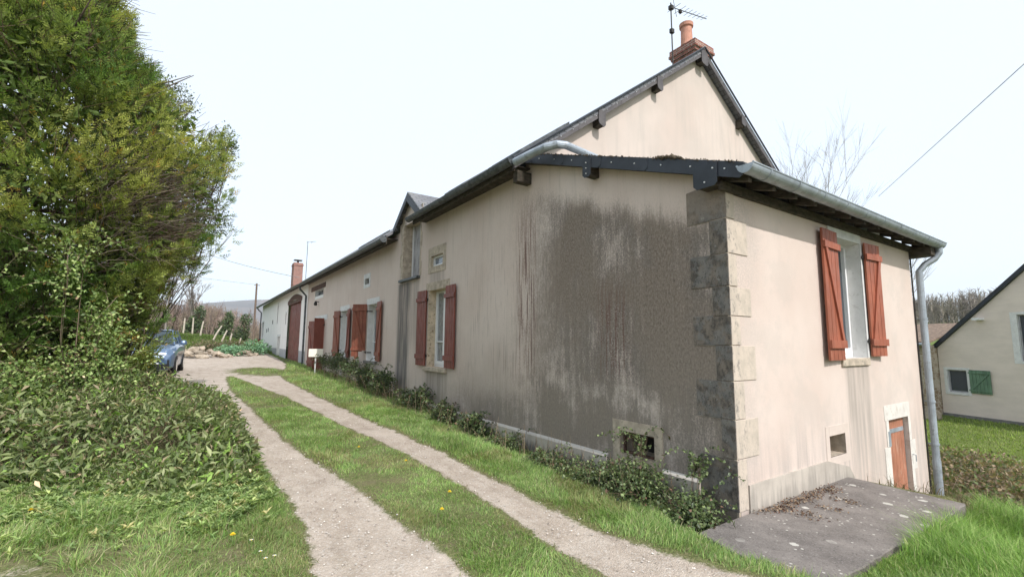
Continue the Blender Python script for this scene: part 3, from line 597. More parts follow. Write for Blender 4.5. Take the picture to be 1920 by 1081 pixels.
# slate edge along the low rake
mb = MB(); ny_ = 10; L0, L1 = -.32, 3.66
for i in range(ny_):
    y0 = L0 + (L1 - L0) * i / ny_; y1 = L0 + (L1 - L0) * (i + 1) / ny_ + .035; f = lambda y: 3.53 + .368 * (y + .33)
    xo = -.172 - .006 * (i % 2) - .001 * i; b = .175
    mb.add([(xo, y0, f(y0)), (xo, y1, f(y1)), (xo - .008, y1, f(y1) - b + .0), (xo - .008, y0 + .05, f(y0 + .05) - b), (xo - .006, y0, f(y0) - b + .05)] + [(xo + .009, y0, f(y0)), (xo + .009, y1, f(y1)), (xo + .001, y1, f(y1) - b), (xo + .001, y0 + .05, f(y0 + .05) - b), (xo + .003, y0, f(y0) - b + .05)],
           [(0, 1, 2, 3, 4), (9, 8, 7, 6, 5), (0, 5, 6, 1), (1, 6, 7, 2), (2, 7, 8, 3), (3, 8, 9, 4), (4, 9, 5, 0)])
    yy = y0 + .2; mb.tube([(xo - .003, yy, f(yy) - .085), (xo - .014, yy, f(yy) - .085)], .008, 8, mi=1)
def cover(mb, y0, y1, zt, zb, x):
    mb.add([(x, y0, zt), (x, y1, zt), (x, y1, zb + .04), (x, y1 - .04, zb), (x, y0 + .03, zb), (x, y0, zb + .03)] + [(x - .012, y0, zt), (x - .012, y1, zt), (x - .012, y1, zb + .04), (x - .012, y1 - .04, zb), (x - .012, y0 + .03, zb), (x - .012, y0, zb + .03)],
           [(0, 1, 2, 3, 4, 5), (11, 10, 9, 8, 7, 6)] + [(i, (i + 1) % 6, 6 + (i + 1) % 6, 6 + i) for i in range(6)])
cover(mb, -.04, .24, 3.62, 3.37, -.19); mb.tube([(-.20, .0, 3.56), (-.214, .0, 3.56)], .008, 8, mi=1); mb.tube([(-.20, .1, 3.43), (-.214, .1, 3.43)], .008, 8, mi=1)
cover(mb, 1.86, 2.02, 4.30, 4.04, -.19)
for z in (4.25, 4.17, 4.09): mb.tube([(-.20, 1.94, z), (-.214, 1.94, z)], .008, 8, mi=1)
mb.build('slate_verge', [M['slate_edge'], M['rivet']], lowroof)
for q in ((-.165, 0, .0, .2, 3.38, 3.5), (-.178, 0, 1.88, 1.99, 4.05, 4.2), (-.3, 0, 3.52, 3.66, 4.42, 4.62)): MB().box(*q).build('purlin_end', M['dark_wood'], lowroof, bevel=.008)
mb = MB(); mb.add([(-.165, -.3, 3.42), (0, -.3, 3.42), (0, 3.6, 4.80), (-.165, 3.6, 4.80)], [(0, 1, 2, 3)]); mb.build('soffit', M['dark_wood'], lowroof)
# moss line on the rake
N = 900; yy = rng.uniform(-.3, 3.6, N); hh = (.5 + .5 * fbm(yy, yy * 0, 4, 5)); big = np.exp(-((yy - .55) / .16) ** 2)
mb = MB()
for i in range(N):
    s = (.007 + .007 * hh[i] + .024 * big[i]) * rng.uniform(.5, 1.2); x = -.165 + rng.uniform(-.03, .06); z = 3.53 + .368 * (yy[i] + .33) + rng.uniform(-.02, .010) + big[i] * .02
    mb.add([(x - s, yy[i], z), (x, yy[i] + s, z), (x + s, yy[i], z), (x, yy[i] - s, z), (x, yy[i], z + s), (x, yy[i], z - s)], [(0, 1, 4), (1, 2, 4), (2, 3, 4), (3, 0, 4), (1, 0, 5), (2, 1, 5), (3, 2, 5), (0, 3, 5)])
mb.build('moss_strip', M['moss'], lowroof)
# verge of the tall gable
mb = MB()
def rake_slates(xa, xb, za, zb, cnt):
    for i in range(cnt):
        t0 = i / cnt; t1 = (i + 1) / cnt + .012; x0, x1 = xa + (xb - xa) * t0, xa + (xb - xa) * t1; z0, z1 = za + (zb - za) * t0, za + (zb - za) * t1; yo = 3.53 - .004 * (i % 2) - .001; b = .17
        mb.add([(x0, yo, z0), (x1, yo, z1), (x1, yo - .01, z1 - b), (x0, yo - .01, z0 - b)] + [(x0, yo + .01, z0), (x1, yo + .01, z1), (x1, yo, z1 - b), (x0, yo, z0 - b)], [(0, 1, 2, 3), (7, 6, 5, 4), (0, 4, 5, 1), (1, 5, 6, 2), (2, 6, 7, 3), (3, 7, 4, 0)])
        xm, zm = x0 + (x1 - x0) * .45, z0 + (z1 - z0) * .45 - .09; mb.tube([(xm, yo - .004, zm), (xm, yo - .015, zm)], .008, 8, mi=1)
rake_slates(-.40, RX, zr(-.40) - .01, RZ - .01, 19); rake_slates(11, RX, RZ - RS * (11 - RX) - .01, RZ - .01, 19)
def gcover(x, w, zt, h):
    mb.add([(x - w, 3.515, zt), (x + w, 3.515, zt), (x + w, 3.515, zt - h + .05), (x + w - .05, 3.515, zt - h), (x - w + .02, 3.515, zt - h + .05), (x - w, 3.515, zt - h + .1)] + [(x - w, 3.50, zt), (x + w, 3.50, zt), (x + w, 3.50, zt - h + .05), (x + w - .05, 3.50, zt - h), (x - w + .02, 3.50, zt - h + .05), (x - w, 3.50, zt - h + .1)],
           [(0, 1, 2, 3, 4, 5), (11, 10, 9, 8, 7, 6)] + [(i, (i + 1) % 6, 6 + (i + 1) % 6, 6 + i) for i in range(6)])
for x, w, h in ((RX, .13, .40), (3.55, .095, .34), (1.72, .095, .34), (6.95, .09, .30)):
    zt = (zr(x) if x <= RX else RZ - RS * (x - RX)) - .06; gcover(x, w, zt, h)
mb.build('gable_verge', [M['slate_sunlit'], M['rivet']], roof)
for x, w in ((RX, .09), (3.55, .07), (1.72, .07), (6.95, .065)):
    zt = (zr(x) if x <= RX else RZ - RS * (x - RX)); MB().box(x - w, x + w, 3.53, 3.7, zt - .37, zt - .15).build('purlin_end', M['dark_wood'], roof)
mb = MB(); mb.tube([(-.41, 3.49, zr(-.41) + .02), (RX, 3.49, RZ + .02)], .022, 6); mb.tube([(11, 3.49, RZ - RS * (11 - RX) + .02), (RX, 3.49, RZ + .02)], .022, 6); mb.build('verge_edge', M['slate_edge'], roof)
# chimney
mb = MB(); cx0, cx1, cy0, cy1 = 5.42, 6.20, 3.84, 4.58
mb.box(cx0 + .05, cx1 - .05, cy0 + .05, cy1 - .05, 8.3, 9.22); mb.box(cx0, cx1, cy0, cy1, 9.22, 9.30); mb.box(cx0 - .04, cx1 + .04, cy0 - .04, cy1 + .04, 9.30, 9.37); mb.box(cx0 - .02, cx1 + .02, cy0 - .02, cy1 + .02, 9.37, 9.50)
mb.add([(cx0 + .0, cy0, 9.501), (cx1, cy0, 9.501), (cx1, cy1, 9.501), (cx0, cy1, 9.501), ((cx0 + cx1) / 2, (cy0 + cy1) / 2, 9.60)], [(0, 1, 4), (1, 2, 4), (2, 3, 4), (3, 0, 4)])
ch = mb.build('chimney', M['brick'], house, uvs=True)
MB().lathe(((cx0 + cx1) / 2 - .26, (cy0 + cy1) / 2 - .05, 9.50), [(.165, 0), (.15, .1), (.14, .50), (.175, .52), (.18, .61), (.15, .62), (.13, .62), (.13, .5)], 20).build('chimney_pot', M['terracotta'], ch, smooth=False)
# antenna
mb = MB(); ax, ay = 4.85, 4.1
mb.tube([(ax, ay, 8.3), (ax - .01, ay, 10.38)], .017, 6); mb.box(ax - .05, ax + .05, ay - .04, ay + .04, 9.55, 9.66); mb.box(ax - .05, ax + .05, ay - .05, ay + .05, 10.20, 10.30)
dv = Vector((.93, -.1, .10)).normalized(); p0 = Vector((ax - .02, ay, 10.27)); mb.tube([p0, p0 + dv * 1.35], .010, 5)
for t, l in ((.12, .22), (.34, .20), (.5, .17), (.65, .16), (.8, .15), (.95, .14), (1.1, .13), (1.25, .12)):
    c = p0 + dv * t; mb.tube([c + Vector((.03, l, .03)), c - Vector((.03, l, .03))], .005, 4)
mb.tube([p0 + dv * .1 + Vector((0, 0, .24)), p0 + dv * .1 - Vector((-.12, 0, .2))], .006, 4)
mb.box(p0.x + .30, p0.x + .38, ay - .07, ay - .01, 10.22, 10.30)
mb.build('antenna', M['iron'], house)
# gutters
def gutter(mb, p0, p1, r, collars=.8, cap=True):
    p0, p1 = Vector(p0), Vector(p1); d = (p1 - p0).normalized(); w = Vector((0, 0, 1)).cross(d).normalized(); k = 12; L = (p1 - p0).length
    def ring(c, rr): return [c + w * math.cos(math.pi * j / k) * rr - Vector((0, 0, 1)) * math.sin(math.pi * j / k) * rr for j in range(k + 1)]
    a, b, c, e = ring(p0, r), ring(p1, r), ring(p0, r - .006), ring(p1, r - .006); n = k + 1
    mb.add(a + b + c + e, [(j, j + 1, n + j + 1, n + j) for j in range(k)] + [(2 * n + j, 3 * n + j, 3 * n + j + 1, 2 * n + j + 1) for j in range(k)] + [(0, n, 3 * n, 2 * n), (k, 2 * n + k, 3 * n + k, n + k)])
    if cap: mb.add(a, [tuple(range(n))]); mb.add(b, [tuple(range(n))])
    for s in (-1, 1): mb.tube([p0 + w * s * r + Vector((0, 0, .004)), p1 + w * s * r + Vector((0, 0, .004))], .010, 6)
    t = .35
    while t < L:
        q0, q1 = ring(p0 + d * t, r + .006), ring(p0 + d * (t + .02), r + .006); q2 = ring(p0 + d * t, r - .002); q3 = ring(p0 + d * (t + .02), r - .002)
        mb.add(q0 + q1 + q2 + q3, [(j, j + 1, n + j + 1, n + j) for j in range(k)] + [(j, 2 * n + j, 2 * n + j + 1, j + 1) for j in range(k)] + [(n + j, n + j + 1, 3 * n + j + 1, 3 * n + j) for j in range(k)]); t += collars
mb = MB(); gutter(mb, (-.20, -.345, 3.49), (6.02, -.345, 3.46), .085, .62); mb.build('gutter', M['zinc'], lowroof, recalc=False)
mb = MB(); dx, dy = 5.76, -.09; pts = [(5.93, -.345, 3.42), (5.93, -.34, 3.30), (5.90, -.28, 3.20), (5.82, -.16, 3.10), (dx, dy, 2.98), (dx, dy, 2.7), (dx, dy, -.25)]
mb.tube(pts, .052, 14); mb.tube([(dx, dy, -.2), (dx, dy, -1.15)], .058, 14)
for z in (2.15, .75, .05): mb.tube([(dx, dy, z), (dx, dy, z + .03)], .062, 14); mb.box(dx - .01, dx + .01, dy, 0, z + .008, z + .022)
mb.build('downpipe', M['zinc'], house, smooth=False)
mb = MB(); mb.tube([(5.66, -.012, 3.3), (5.66, -.012, -1.1)], .012, 6); mb.build('cable', M['iron'], house)
mb = MB(); gutter(mb, (-.45, 3.45, 4.74), (-.45, 8.12, 4.74), .085, 1.1); mb.build('gutter', M['zinc_dull'], roof, recalc=False)
mb = MB(); gutter(mb, (-.45, 10.0, 4.58), (-.45, 23.1, 4.56), .085, 1.5); mb.tube([(-.45, 9.98, 4.57), (-.45, 10.0, 4.57)], .095, 14); mb.build('gutter', M['zinc_dull'], roof, recalc=False)
mb = MB(); mb.tube([(-.41, 3.42, 4.70), (-.39, 3.0, 4.70), (-.36, 2.66, 4.70), (-.26, 2.52, 4.72), (-.1, 2.50, 4.74), (.75, 2.55, 4.70), (1.75, 2.62, 4.66)], [.07, .068, .066, .064, .06, .058, .056], 14); mb.build('rain_pipe', M['zinc'], lowroof, smooth=False)
mb = MB()   # eaves timber of the main roof
mb.box(-.36, -.33, 3.55, 8.05, 4.60, 4.78); mb.box(-.36, -.33, 10.03, 23.1, 4.44, 4.66); mb.box(-.33, 0, 3.56, 8.05, 4.70, 4.72); mb.box(-.33, 0, 10.03, 23.1, 4.60, 4.62); mb.build('eaves_board', M['dark_wood'], roof)
mb = MB()   # low eaves: wall plate, rafters, boarding
mb.box(-.12, 5.9, -.045, .0, 3.33, 3.43)
for i in range(13):
    x = -.05 + i * .49; mb.add([(x, -.29, 3.36), (x + .07, -.29, 3.36), (x + .07, .0, 3.45), (x, .0, 3.45), (x, -.29, 3.44), (x + .07, -.29, 3.44), (x + .07, .0, 3.56), (x, .0, 3.56)], [(0, 1, 2, 3), (4, 5, 6, 7), (0, 1, 5, 4), (1, 2, 6, 5), (2, 3, 7, 6), (3, 0, 4, 7)])
mb.box(5.66, 5.98, -.30, .2, 3.25, 3.40); mb.build('rafters', M['dark_wood'], lowroof)
# ================================================================== BARN
barn = tag(empty('barn', (0, 23.1, 0)), 'white rendered barn with tall red double doors at the far end', 'barn')
def P0(o): o.matrix_parent_inverse = Matrix.Translation((0, -23.1, 0)); return o
BD = (24.9, 29.3, .35, 4.05); SD = (32.0, 33.3, .3, 1.95); S1 = (33.75, 34.15, 2.85, 4.2); S2 = (29.9, 30.3, 2.7, 3.4); S3 = (41.9, 43.2, 1.7, 3.2)
mb = MB(FAC); sheet(mb, 23.1, 43.6, -.5, lambda u: 4.70, [BD, SD, S1, S2, S3]); P0(mb.build('wall', M['white_stucco'], barn, recalc=False))
mb = MB(); mb.add([(0, 43.6, -.5), (10.6, 43.6, -.5), (10.6, 43.6, 4.7), (5.3, 43.6, 8.6), (0, 43.6, 4.7)], [(0, 1, 2, 3, 4)]); P0(mb.build('wall', M['white_stucco'], barn, recalc=False))
mb = MB(FAC)
for a, b in ((BD[0], 27.08), (27.12, BD[1])):
    k = 8; w_ = (b - a) / k
    for i in range(k): mb.box(a + i * w_, a + i * w_ + w_ - .012, BD[2], BD[3], -.16, -.12)
bd = P0(mb.build('barn_door', M['barn_wood'], barn))
mb = MB(FAC); arc = [(BD[0] - .25 + (BD[1] - BD[0] + .5) * i / 12, 4.03 + .28 * math.sin(math.pi * i / 12)) for i in range(13)]
for (a0_, z0_), (a1_, z1_) in zip(arc[:-1], arc[1:]): mb.add([(a0_, 4.0 - .1 + (z0_ - 4.03) * .6, .02), (a1_, 4.0 - .1 + (z1_ - 4.03) * .6, .02), (a1_, z1_ + .08, .02), (a0_, z0_ + .08, .02)], [(0, 1, 2, 3)])
mb.box(BD[0] - .1, BD[1] + .1, 3.86, 4.0, -.1, .018); P0(mb.build('door_arch', M['brown_beam'], barn))
for h, m_, nm in ((SD, 'white_paint', 'side_door'), (S1, 'brown_beam', 'slit_window'), (S2, 'grey_wood', 'slit_window'), (S3, 'grey_wood', 'window')):
    mb = MB(FAC); reveal(mb, h, .25, 1); mb.box(h[0], h[1], h[2], h[3], -.27, -.22); mb.box(h[0] - .12, h[1] + .12, h[3], h[3] + .14, -.01, .012, 2); P0(mb.build(nm, [M[m_], M['white_paint'], M['lintel_white']], barn))
for y_, z_ in ((38.6, 2.35), (39.6, 2.3), (36.2, 2.9)): P0(MB(FAC).box(y_, y_ + .35, z_, z_ + .3, -.03, .004).build('vent_hole', M['void'], barn))
mb = MB(); zb = 4.66; mb.prism([(-.40, zb), (5.3, zb + .70 * 5.7), (11, zb), (11, zb - .08), (5.3, zb + .70 * 5.7 - .08), (-.40, zb - .08)], 20.6, axis=1, off=23.12); br = P0(mb.build('roof', M['slate'], barn, uvs=True))
mb = MB(); gutter(mb, (-.45, 23.15, 4.58), (-.45, 43.8, 4.55), .085, 2.0); mb.tube([(-.45, 43.5, 4.5), (-.3, 43.6, 4.3), (-.08, 43.7, 4.1), (-.08, 43.7, .8)], .05, 8); mb.tube([(-.45, 23.0, 4.5), (-.4, 23.05, 4.3), (-.1, 23.1, 4.0), (-.1, 23.1, .4)], .05, 8); P0(mb.build('gutter', M['zinc_dull'], barn, recalc=False))
bx, by = 2.0, 41.6
mb = MB(); mb.box(bx, bx + .75, by, by + 1.15, 5.6, 8.55); mb.box(bx - .04, bx + .79, by - .04, by + 1.19, 8.3, 8.42); cc = P0(mb.build('chimney', M['brick'], barn, uvs=True))
mb = MB(); mb.box(bx + .3, bx + .45, by + .4, by + .55, 8.55, 8.8); mb.box(bx + .05, bx + .7, by + .2, by + .8, 8.8, 8.86); mb.build('chimney_cowl', M['iron'], barn).matrix_parent_inverse = Matrix.Translation((0, -23.1, 0))
mb = MB(); mb.tube([(2.4, 38, 6.2), (2.4, 38, 9.85)], .022, 5); mb.tube([(2.3, 38, 9.75), (3.0, 37.9, 9.9)], .016, 4); mb.tube([(2.7, 37.7, 9.8), (2.7, 38.3, 9.8)], .012, 4); P0(mb.build('antenna', M['iron'], barn))
mb = MB(); mb.box(-.50, -.02, 42.2, 42.6, 1.35, 1.72); mb.box(-.52, 0, 42.15, 42.65, 1.72, 1.75)
tag(mb.build('letter_box', M['mailbox'], None), 'small red box fixed to the far corner of the white barn', 'letter box')

# ================================================================== sign
s = tag(empty('sign_board', (-.62, 17.3, G(-.62, 17.3))), 'blank cream sign board on a short white post by the red door', 'sign')
mb = MB(); mb.box(-.025, .025, -.02, .02, -.05, .72); mb.build('post', M['white_paint'], s)
mb = MB(); mb.box(-.27, .27, -.06, -.022, .66, .98); mb.build('panel', M['cream'], s, bevel=.01)
s.rotation_euler = (0, 0, R_(-8))

# ================================================================== slab at the corner
mb = MB(); tp = [(-.74, -.04), (-.90, -.80), (-.60, -1.12), (2.40, -1.17), (2.50, -.02), (-.012, -.02)]
tp = tp[:5]; tq = []
for (xa, ya_), (xb, yb_) in zip(tp, tp[1:] + tp[:1]):
    L_ = math.hypot(xb - xa, yb_ - ya_); m_ = max(1, int(L_ / .09)); jt = .0 if min(ya_, yb_) > -.1 else .012
    for q in range(m_): tq.append((xa + (xb - xa) * q / m_ + random.uniform(-jt, jt), ya_ + (yb_ - ya_) * q / m_ + random.uniform(-jt, jt)))
tp = tq
n_ = len(tp); 
vs = [(x, y, .005 + .0 * x) for x, y in tp] + [(x, y, -.14) for x, y in tp]
mb.add(vs, [tuple(range(n_)), tuple(range(n_, 2 * n_))[::-1]] + [(i, (i + 1) % n_, n_ + (i + 1) % n_, n_ + i) for i in range(n_)])
mb.box(-.3, 2.34, -1.09, -.05, -1.3, -.141); slab = tag(mb.build('concrete_slab', M['concrete'], None, bevel=.008), 'grey lichen spotted concrete slab at the foot of the house corner', 'slab')

# ================================================================== leaves / foliage builders
def jitter_dirs(n, base=None, spread=1.0):
    d = rng.normal(size=(n, 3)) * spread
    if base is not None: d = d + base
    return d / np.linalg.norm(d, axis=1, keepdims=True)
def leaf_cloud(P, D, Nn, L, Wd, C, fold=.25, curl=.15):
    """P base pts, D directions, Nn rough normals, L lengths, Wd widths, C colours -> V,F,col  (4 verts folded + tip = 2 quads)"""
    n = len(P); Nn = Nn - D * (Nn * D).sum(1, keepdims=True); Nn /= np.linalg.norm(Nn, axis=1, keepdims=True) + 1e-9; S = np.cross(D, Nn)
    L = np.broadcast_to(L, n)[:, None]; Wd = np.broadcast_to(Wd, n)[:, None]
    m = P + D * L * .45
    V = np.stack([P, m + S * Wd * .5 + Nn * Wd * fold, P + D * L - Nn * L * curl, m - S * Wd * .5 + Nn * Wd * fold], 1).reshape(-1, 3)
    b = np.arange(n) * 4; F = np.concatenate([np.stack([b, b + 1, b + 2], 1), np.stack([b, b + 2, b + 3], 1)])
    return V, F, np.repeat(C, 4, 0)
def merge(parts):
    Vs, Fs, Cs = [], [], []; o = 0
    for V, F, C in parts: Vs.append(V); Fs.append(F + o); Cs.append(C); o += len(V)
    return np.concatenate(Vs), np.concatenate(Fs), np.concatenate(Cs)
def palette(n, cols, w=None, var=.18):
    cols = np.array(cols); k = rng.choice(len(cols), n, p=None if w is None else np.array(w) / sum(w)); c = cols[k] * (1 + rng.normal(size=(n, 1)) * var); return np.clip(c, .004, 1)
def sticks(P0_, P1_, r0, r1, C):
    """tapered 3-sided sticks as quads"""
    n = len(P0_); d = P1_ - P0_; d /= np.linalg.norm(d, axis=1, keepdims=True) + 1e-9
    a = np.cross(d, np.array([.31, .52, .79])); a /= np.linalg.norm(a, axis=1, keepdims=True) + 1e-9; b = np.cross(d, a); V = []
    r0 = np.broadcast_to(r0, n)[:, None]; r1 = np.broadcast_to(r1, n)[:, None]
    for P, r in ((P0_, r0), (P1_, r1)):
        for k in range(3): t = 2 * math.pi * k / 3; V.append(P + (a * math.cos(t) + b * math.sin(t)) * r)
    V = np.stack(V, 1).reshape(-1, 3); q = np.arange(n) * 6
    F = np.concatenate([np.stack([q + k, q + (k + 1) % 3, q + 3 + (k + 1) % 3], 1) for k in range(3)] + [np.stack([q + k, q + 3 + (k + 1) % 3, q + 3 + k], 1) for k in range(3)])
    return V, F, np.repeat(C, 6, 0)

# ---- grass
def grass(name, x, y, h, w, cols, wts, label, lean=.35, zoff=0, clump=None, hn=.35):
    n = len(x); z = gz(x, y) - .012 + zoff
    P = np.stack([x, y, z], 1); th = rng.uniform(0, 2 * math.pi, n)
    if clump is not None: th = np.where(rng.random(n) < .7, clump + rng.normal(size=n) * .6, th)
    h = h * (1 + rng.normal(size=n) * hn).clip(.3, 2); le = np.abs(rng.normal(size=n)) * lean * h
    d = np.stack([np.cos(th), np.sin(th), np.zeros(n)], 1); s = np.stack([-np.sin(th + rng.normal(size=n) * .8), np.cos(th), np.zeros(n)], 1); w = (w * rng.uniform(.6, 1.3, n))[:, None]
    up = np.array([0, 0, 1.]); hh = h[:, None]; l = le[:, None]
    V = np.stack([P - s * w * .5, P + s * w * .5, P + d * l * .35 + up * hh * .6 - s * w * .38, P + d * l * .35 + up * hh * .6 + s * w * .38, P + d * l * 1.15 + up * hh * .97], 1).reshape(-1, 3)
    b = np.arange(n) * 5; F = np.concatenate([np.stack([b, b + 1, b + 3], 1), np.stack([b, b + 3, b + 2], 1), np.stack([b + 2, b + 3, b + 4], 1)])
    C = np.repeat(palette(n, cols, wts), 5, 0)
    tint = (1 + .25 * fbm(x, y, 1.7, 9))[:, None]; C = C * np.repeat(tint, 5, 0)
    return V, F, C
def scatter(n, x0, x1, y0, y1, dens):
    x = rng.uniform(x0, x1, n); y = rng.uniform(y0, y1, n); k = rng.random(n) < dens(x, y); return x[k], y[k]
GREENS = [(.22, .34, .10), (.30, .42, .13), (.18, .28, .085), (.40, .48, .18), (.50, .46, .28), (.23, .37, .13)]
def dgrass(x, y): g = gravel(x, y) + .16 * fbm(x, y, 9, 51); return np.clip(1 - g * 1.9, 0, 1) ** 1.3
inslab = lambda x, y: (x > -.84 + .10 * fbm(x, y, 7, 91)) & (x < 2.5) & (y > -1.13 + .09 * fbm(x, y, 6, 92)) & (y < 0)
inhouse = lambda x, y: (x > -.02) & (y > -.02) & (x < 11)
parts = []
# centre strip and right verge, near
for (x0, x1, y0, y1, N, h, w) in ((-4.2, .2, -1.6, 3.0, 210000, .040, .0046), (-4.2, .0, 3.0, 9, 120000, .050, .0072), (-5, 0, 9, 17, 42000, .055, .011), (-4.5, 0, 17, 26, 16000, .06, .018)):
    x, y = scatter(N, x0, x1, y0, y1, lambda x, y: dgrass(x, y) * np.where(inslab(x, y) | inhouse(x, y), 0, 1) * np.where(y > 17, np.clip(1 - gravel(x, y), 0, .8), 1))
    edge = np.clip((.55 - gravel(x, y)) / .5, .25, 1); ve = np.where(x > -1.9, 1.05 + .35 * np.clip((x + 1.4), 0, 1), .85)
    hh = h * edge * ve * (1 + .45 * fbm(x, y, 3.2, 4))
    dry = fbm(x, y, 2.0, 12) > .22; 
    p = grass('g', x, y, hh, w, GREENS, [4, 4, 3, 2, 1.6, 2], '', lean=.75, clump=fbm(x, y, 2.5, 3) * 6)
    C = p[2]; dr = np.repeat(dry & (rng.random(len(x)) < .55), 5); C[dr] = C[dr] * .35 + np.array([.30, .24, .13]) * .75
    parts.append((p[0], p[1], C))
# sparse moss/short growth at the track edges
x, y = scatter(60000, -4.4, -.9, -1.5, 9, lambda x, y: np.clip(1 - np.abs(gravel(x, y) - .45) * 2.6, 0, 1) * .55)
p = grass('g', x, y, np.full(len(x), .014), .006, [(.14, .16, .035), (.18, .15, .06), (.10, .11, .03), (.26, .2, .12)], [3, 2, 2, 1], '', lean=1.3); parts.append(p)
V_, F_, C_ = merge(parts); tag(npmesh('grass', V_, F_, M['grass'], C_), 'short green grass between and beside the gravel wheel tracks', 'grass', kind='stuff')
# long grass on the near right bank
parts = []
def rb(x, y): return np.where((y < -1.19) & ~inslab(x, y), 1, 0) * np.where(gravel(x, y) > .4, 0, 1) * sst(x + .8 * (y + 1.2), -1.1, .1)
x, y = scatter(60000, -1.2, 3.4, -2.45, -1.2, rb)
hb = .035 + .13 * sst(x, -.2, 1.3) * (1 + .5 * fbm(x, y, 4, 6)); parts.append(grass('g', x, y, hb, .0055, [(.17, .30, .06), (.24, .38, .09), (.12, .22, .045), (.32, .43, .14), (.42, .42, .22)], [4, 4, 3, 3, 1], '', lean=.8, clump=fbm(x, y, 3, 8) * 5))
x, y = scatter(30000, 2.2, 9, -3.2, 3, lambda x, y: np.where(inslab(x, y) | ((x < 5.75) & (y > -.1)), 0, 1) * np.where((x < 4.2) & (y > -1.0), .2, 1) * .6)
p = grass('g', x, y, .12 * (1 + .6 * fbm(x, y, 2, 6)), .010, [(.10, .13, .035), (.20, .15, .09), (.14, .11, .065), (.26, .21, .12), (.06, .08, .025)], [2, 3, 3, 2, 2], '', lean=1.3); parts.append(p)
x, y = scatter(70000, 8.5, 24, -4, 12, lambda x, y: np.ones_like(x))
p = grass('g', x, y, np.full(len(x), .07), .02, [(.20, .27, .06), (.26, .33, .08), (.15, .20, .05), (.34, .33, .16)], [3, 3, 2, 1], '', lean=.8); parts.append(p)
V_, F_, C_ = merge(parts); tag(npmesh('long_grass', V_, F_, M['grass'], C_), 'long bright green grass on the bank beside the concrete slab', 'grass', kind='stuff')
# left verge: grass + low leafy ground cover
parts = []
def lv(x, y):
    d = np.clip((-3.72 - x) / .25, 0, 1) * np.clip(1.2 - gravel(x, y) * 2, 0, 1); bare = sst(x, -4.6, -5.3) * sst(y, 2.9, 2.1) * (.7 + .5 * fbm(x, y, 3, 44)); return d * (1 - .85 * bare)
x, y = scatter(130000, -8.5, -3.6, -.2, 5.4, lv)
p = grass('g', x, y, (.045 + .04 * (fbm(x, y, 3, 14) > 0.1) + .02 * sst(y, 1.5, 3)) * (1 + .4 * fbm(x, y, 5, 6)) * sst(x, -3.6, -4.2).clip(.3, 1), .0055, GREENS + [(.32, .27, .15)], [4, 4, 3, 3, 2, 2, 1.6], '', lean=.9, clump=fbm(x, y, 3, 3) * 6); parts.append(p)
for k in range(13):   # tufts
    cx_, cy_ = rng.uniform(-7.2, -4.1), rng.uniform(1.3, 3.6); n = random.choice((90, 140, 220)); x = cx_ + rng.normal(size=n) * .05; y = cy_ + rng.normal(size=n) * .05; th = np.arctan2(y - cy_, x - cx_)
    pp = grass('g', x, y, np.full(n, rng.uniform(.09, .22)), .006, GREENS + [(.50, .43, .27)], [2, 3, 2, 3, 1, 2, 4], '', lean=.7, clump=th); parts.append(pp)
V_, F_, C_ = merge(parts); tag(npmesh('verge_grass', V_, F_, M['grass'], C_), 'tufted long grass on the left verge below the shrub', 'grass', kind='stuff')
# rosettes of young light green leaves
N = 11000; x, y = scatter(N * 2, -8.2, -3.75, 1.6, 5.3, lambda x, y: sst(y + .25 * (x + 5), 1.8, 2.9) * np.where(fbm(x, y, 2.6, 81) + .5 * fbm(x, y, 7, 82) > -.02 + .35 * sst(y, 3.4, 2.4), .60, .05) * np.clip((-3.8 - x) / .2, 0, 1)); n = len(x)
zt = gz(x, y) + rng.uniform(.02, .09, n) * sst(y, 1.6, 2.6); parts = []
cc = palette(n, [(.125, .175, .065), (.18, .235, .085), (.24, .27, .11), (.10, .14, .055), (.28, .25, .12)], [4, 4, 3, 3, .8], .16)
for k in range(7):
    th = k * .9 + rng.uniform(0, 6.28, n); up = rng.uniform(.15, 1.1, n); D = np.stack([np.cos(th), np.sin(th), up], 1); D /= np.linalg.norm(D, axis=1, keepdims=True)
    P = np.stack([x, y, zt], 1) + rng.normal(size=(n, 3)) * .006
    parts.append(leaf_cloud(P, D, np.tile([0, 0, 1.], (n, 1)) + rng.normal(size=(n, 3)) * .2, rng.uniform(.035, .075, n), rng.uniform(.013, .024, n), cc * rng.uniform(.85, 1.15, (n, 1)), .15, .15))
x2 = x; parts.append(sticks(np.stack([x, y, gz(x, y) - .02], 1), np.stack([x, y, zt], 1), .0025, .002, np.tile([.12, .12, .05], (n, 1))))
V_, F_, C_ = merge(parts); tag(npmesh('ground_cover', V_, F_, M['leaf'], C_), 'low light green leafy ground cover at the foot of the broad shrub', 'ground cover', kind='stuff')

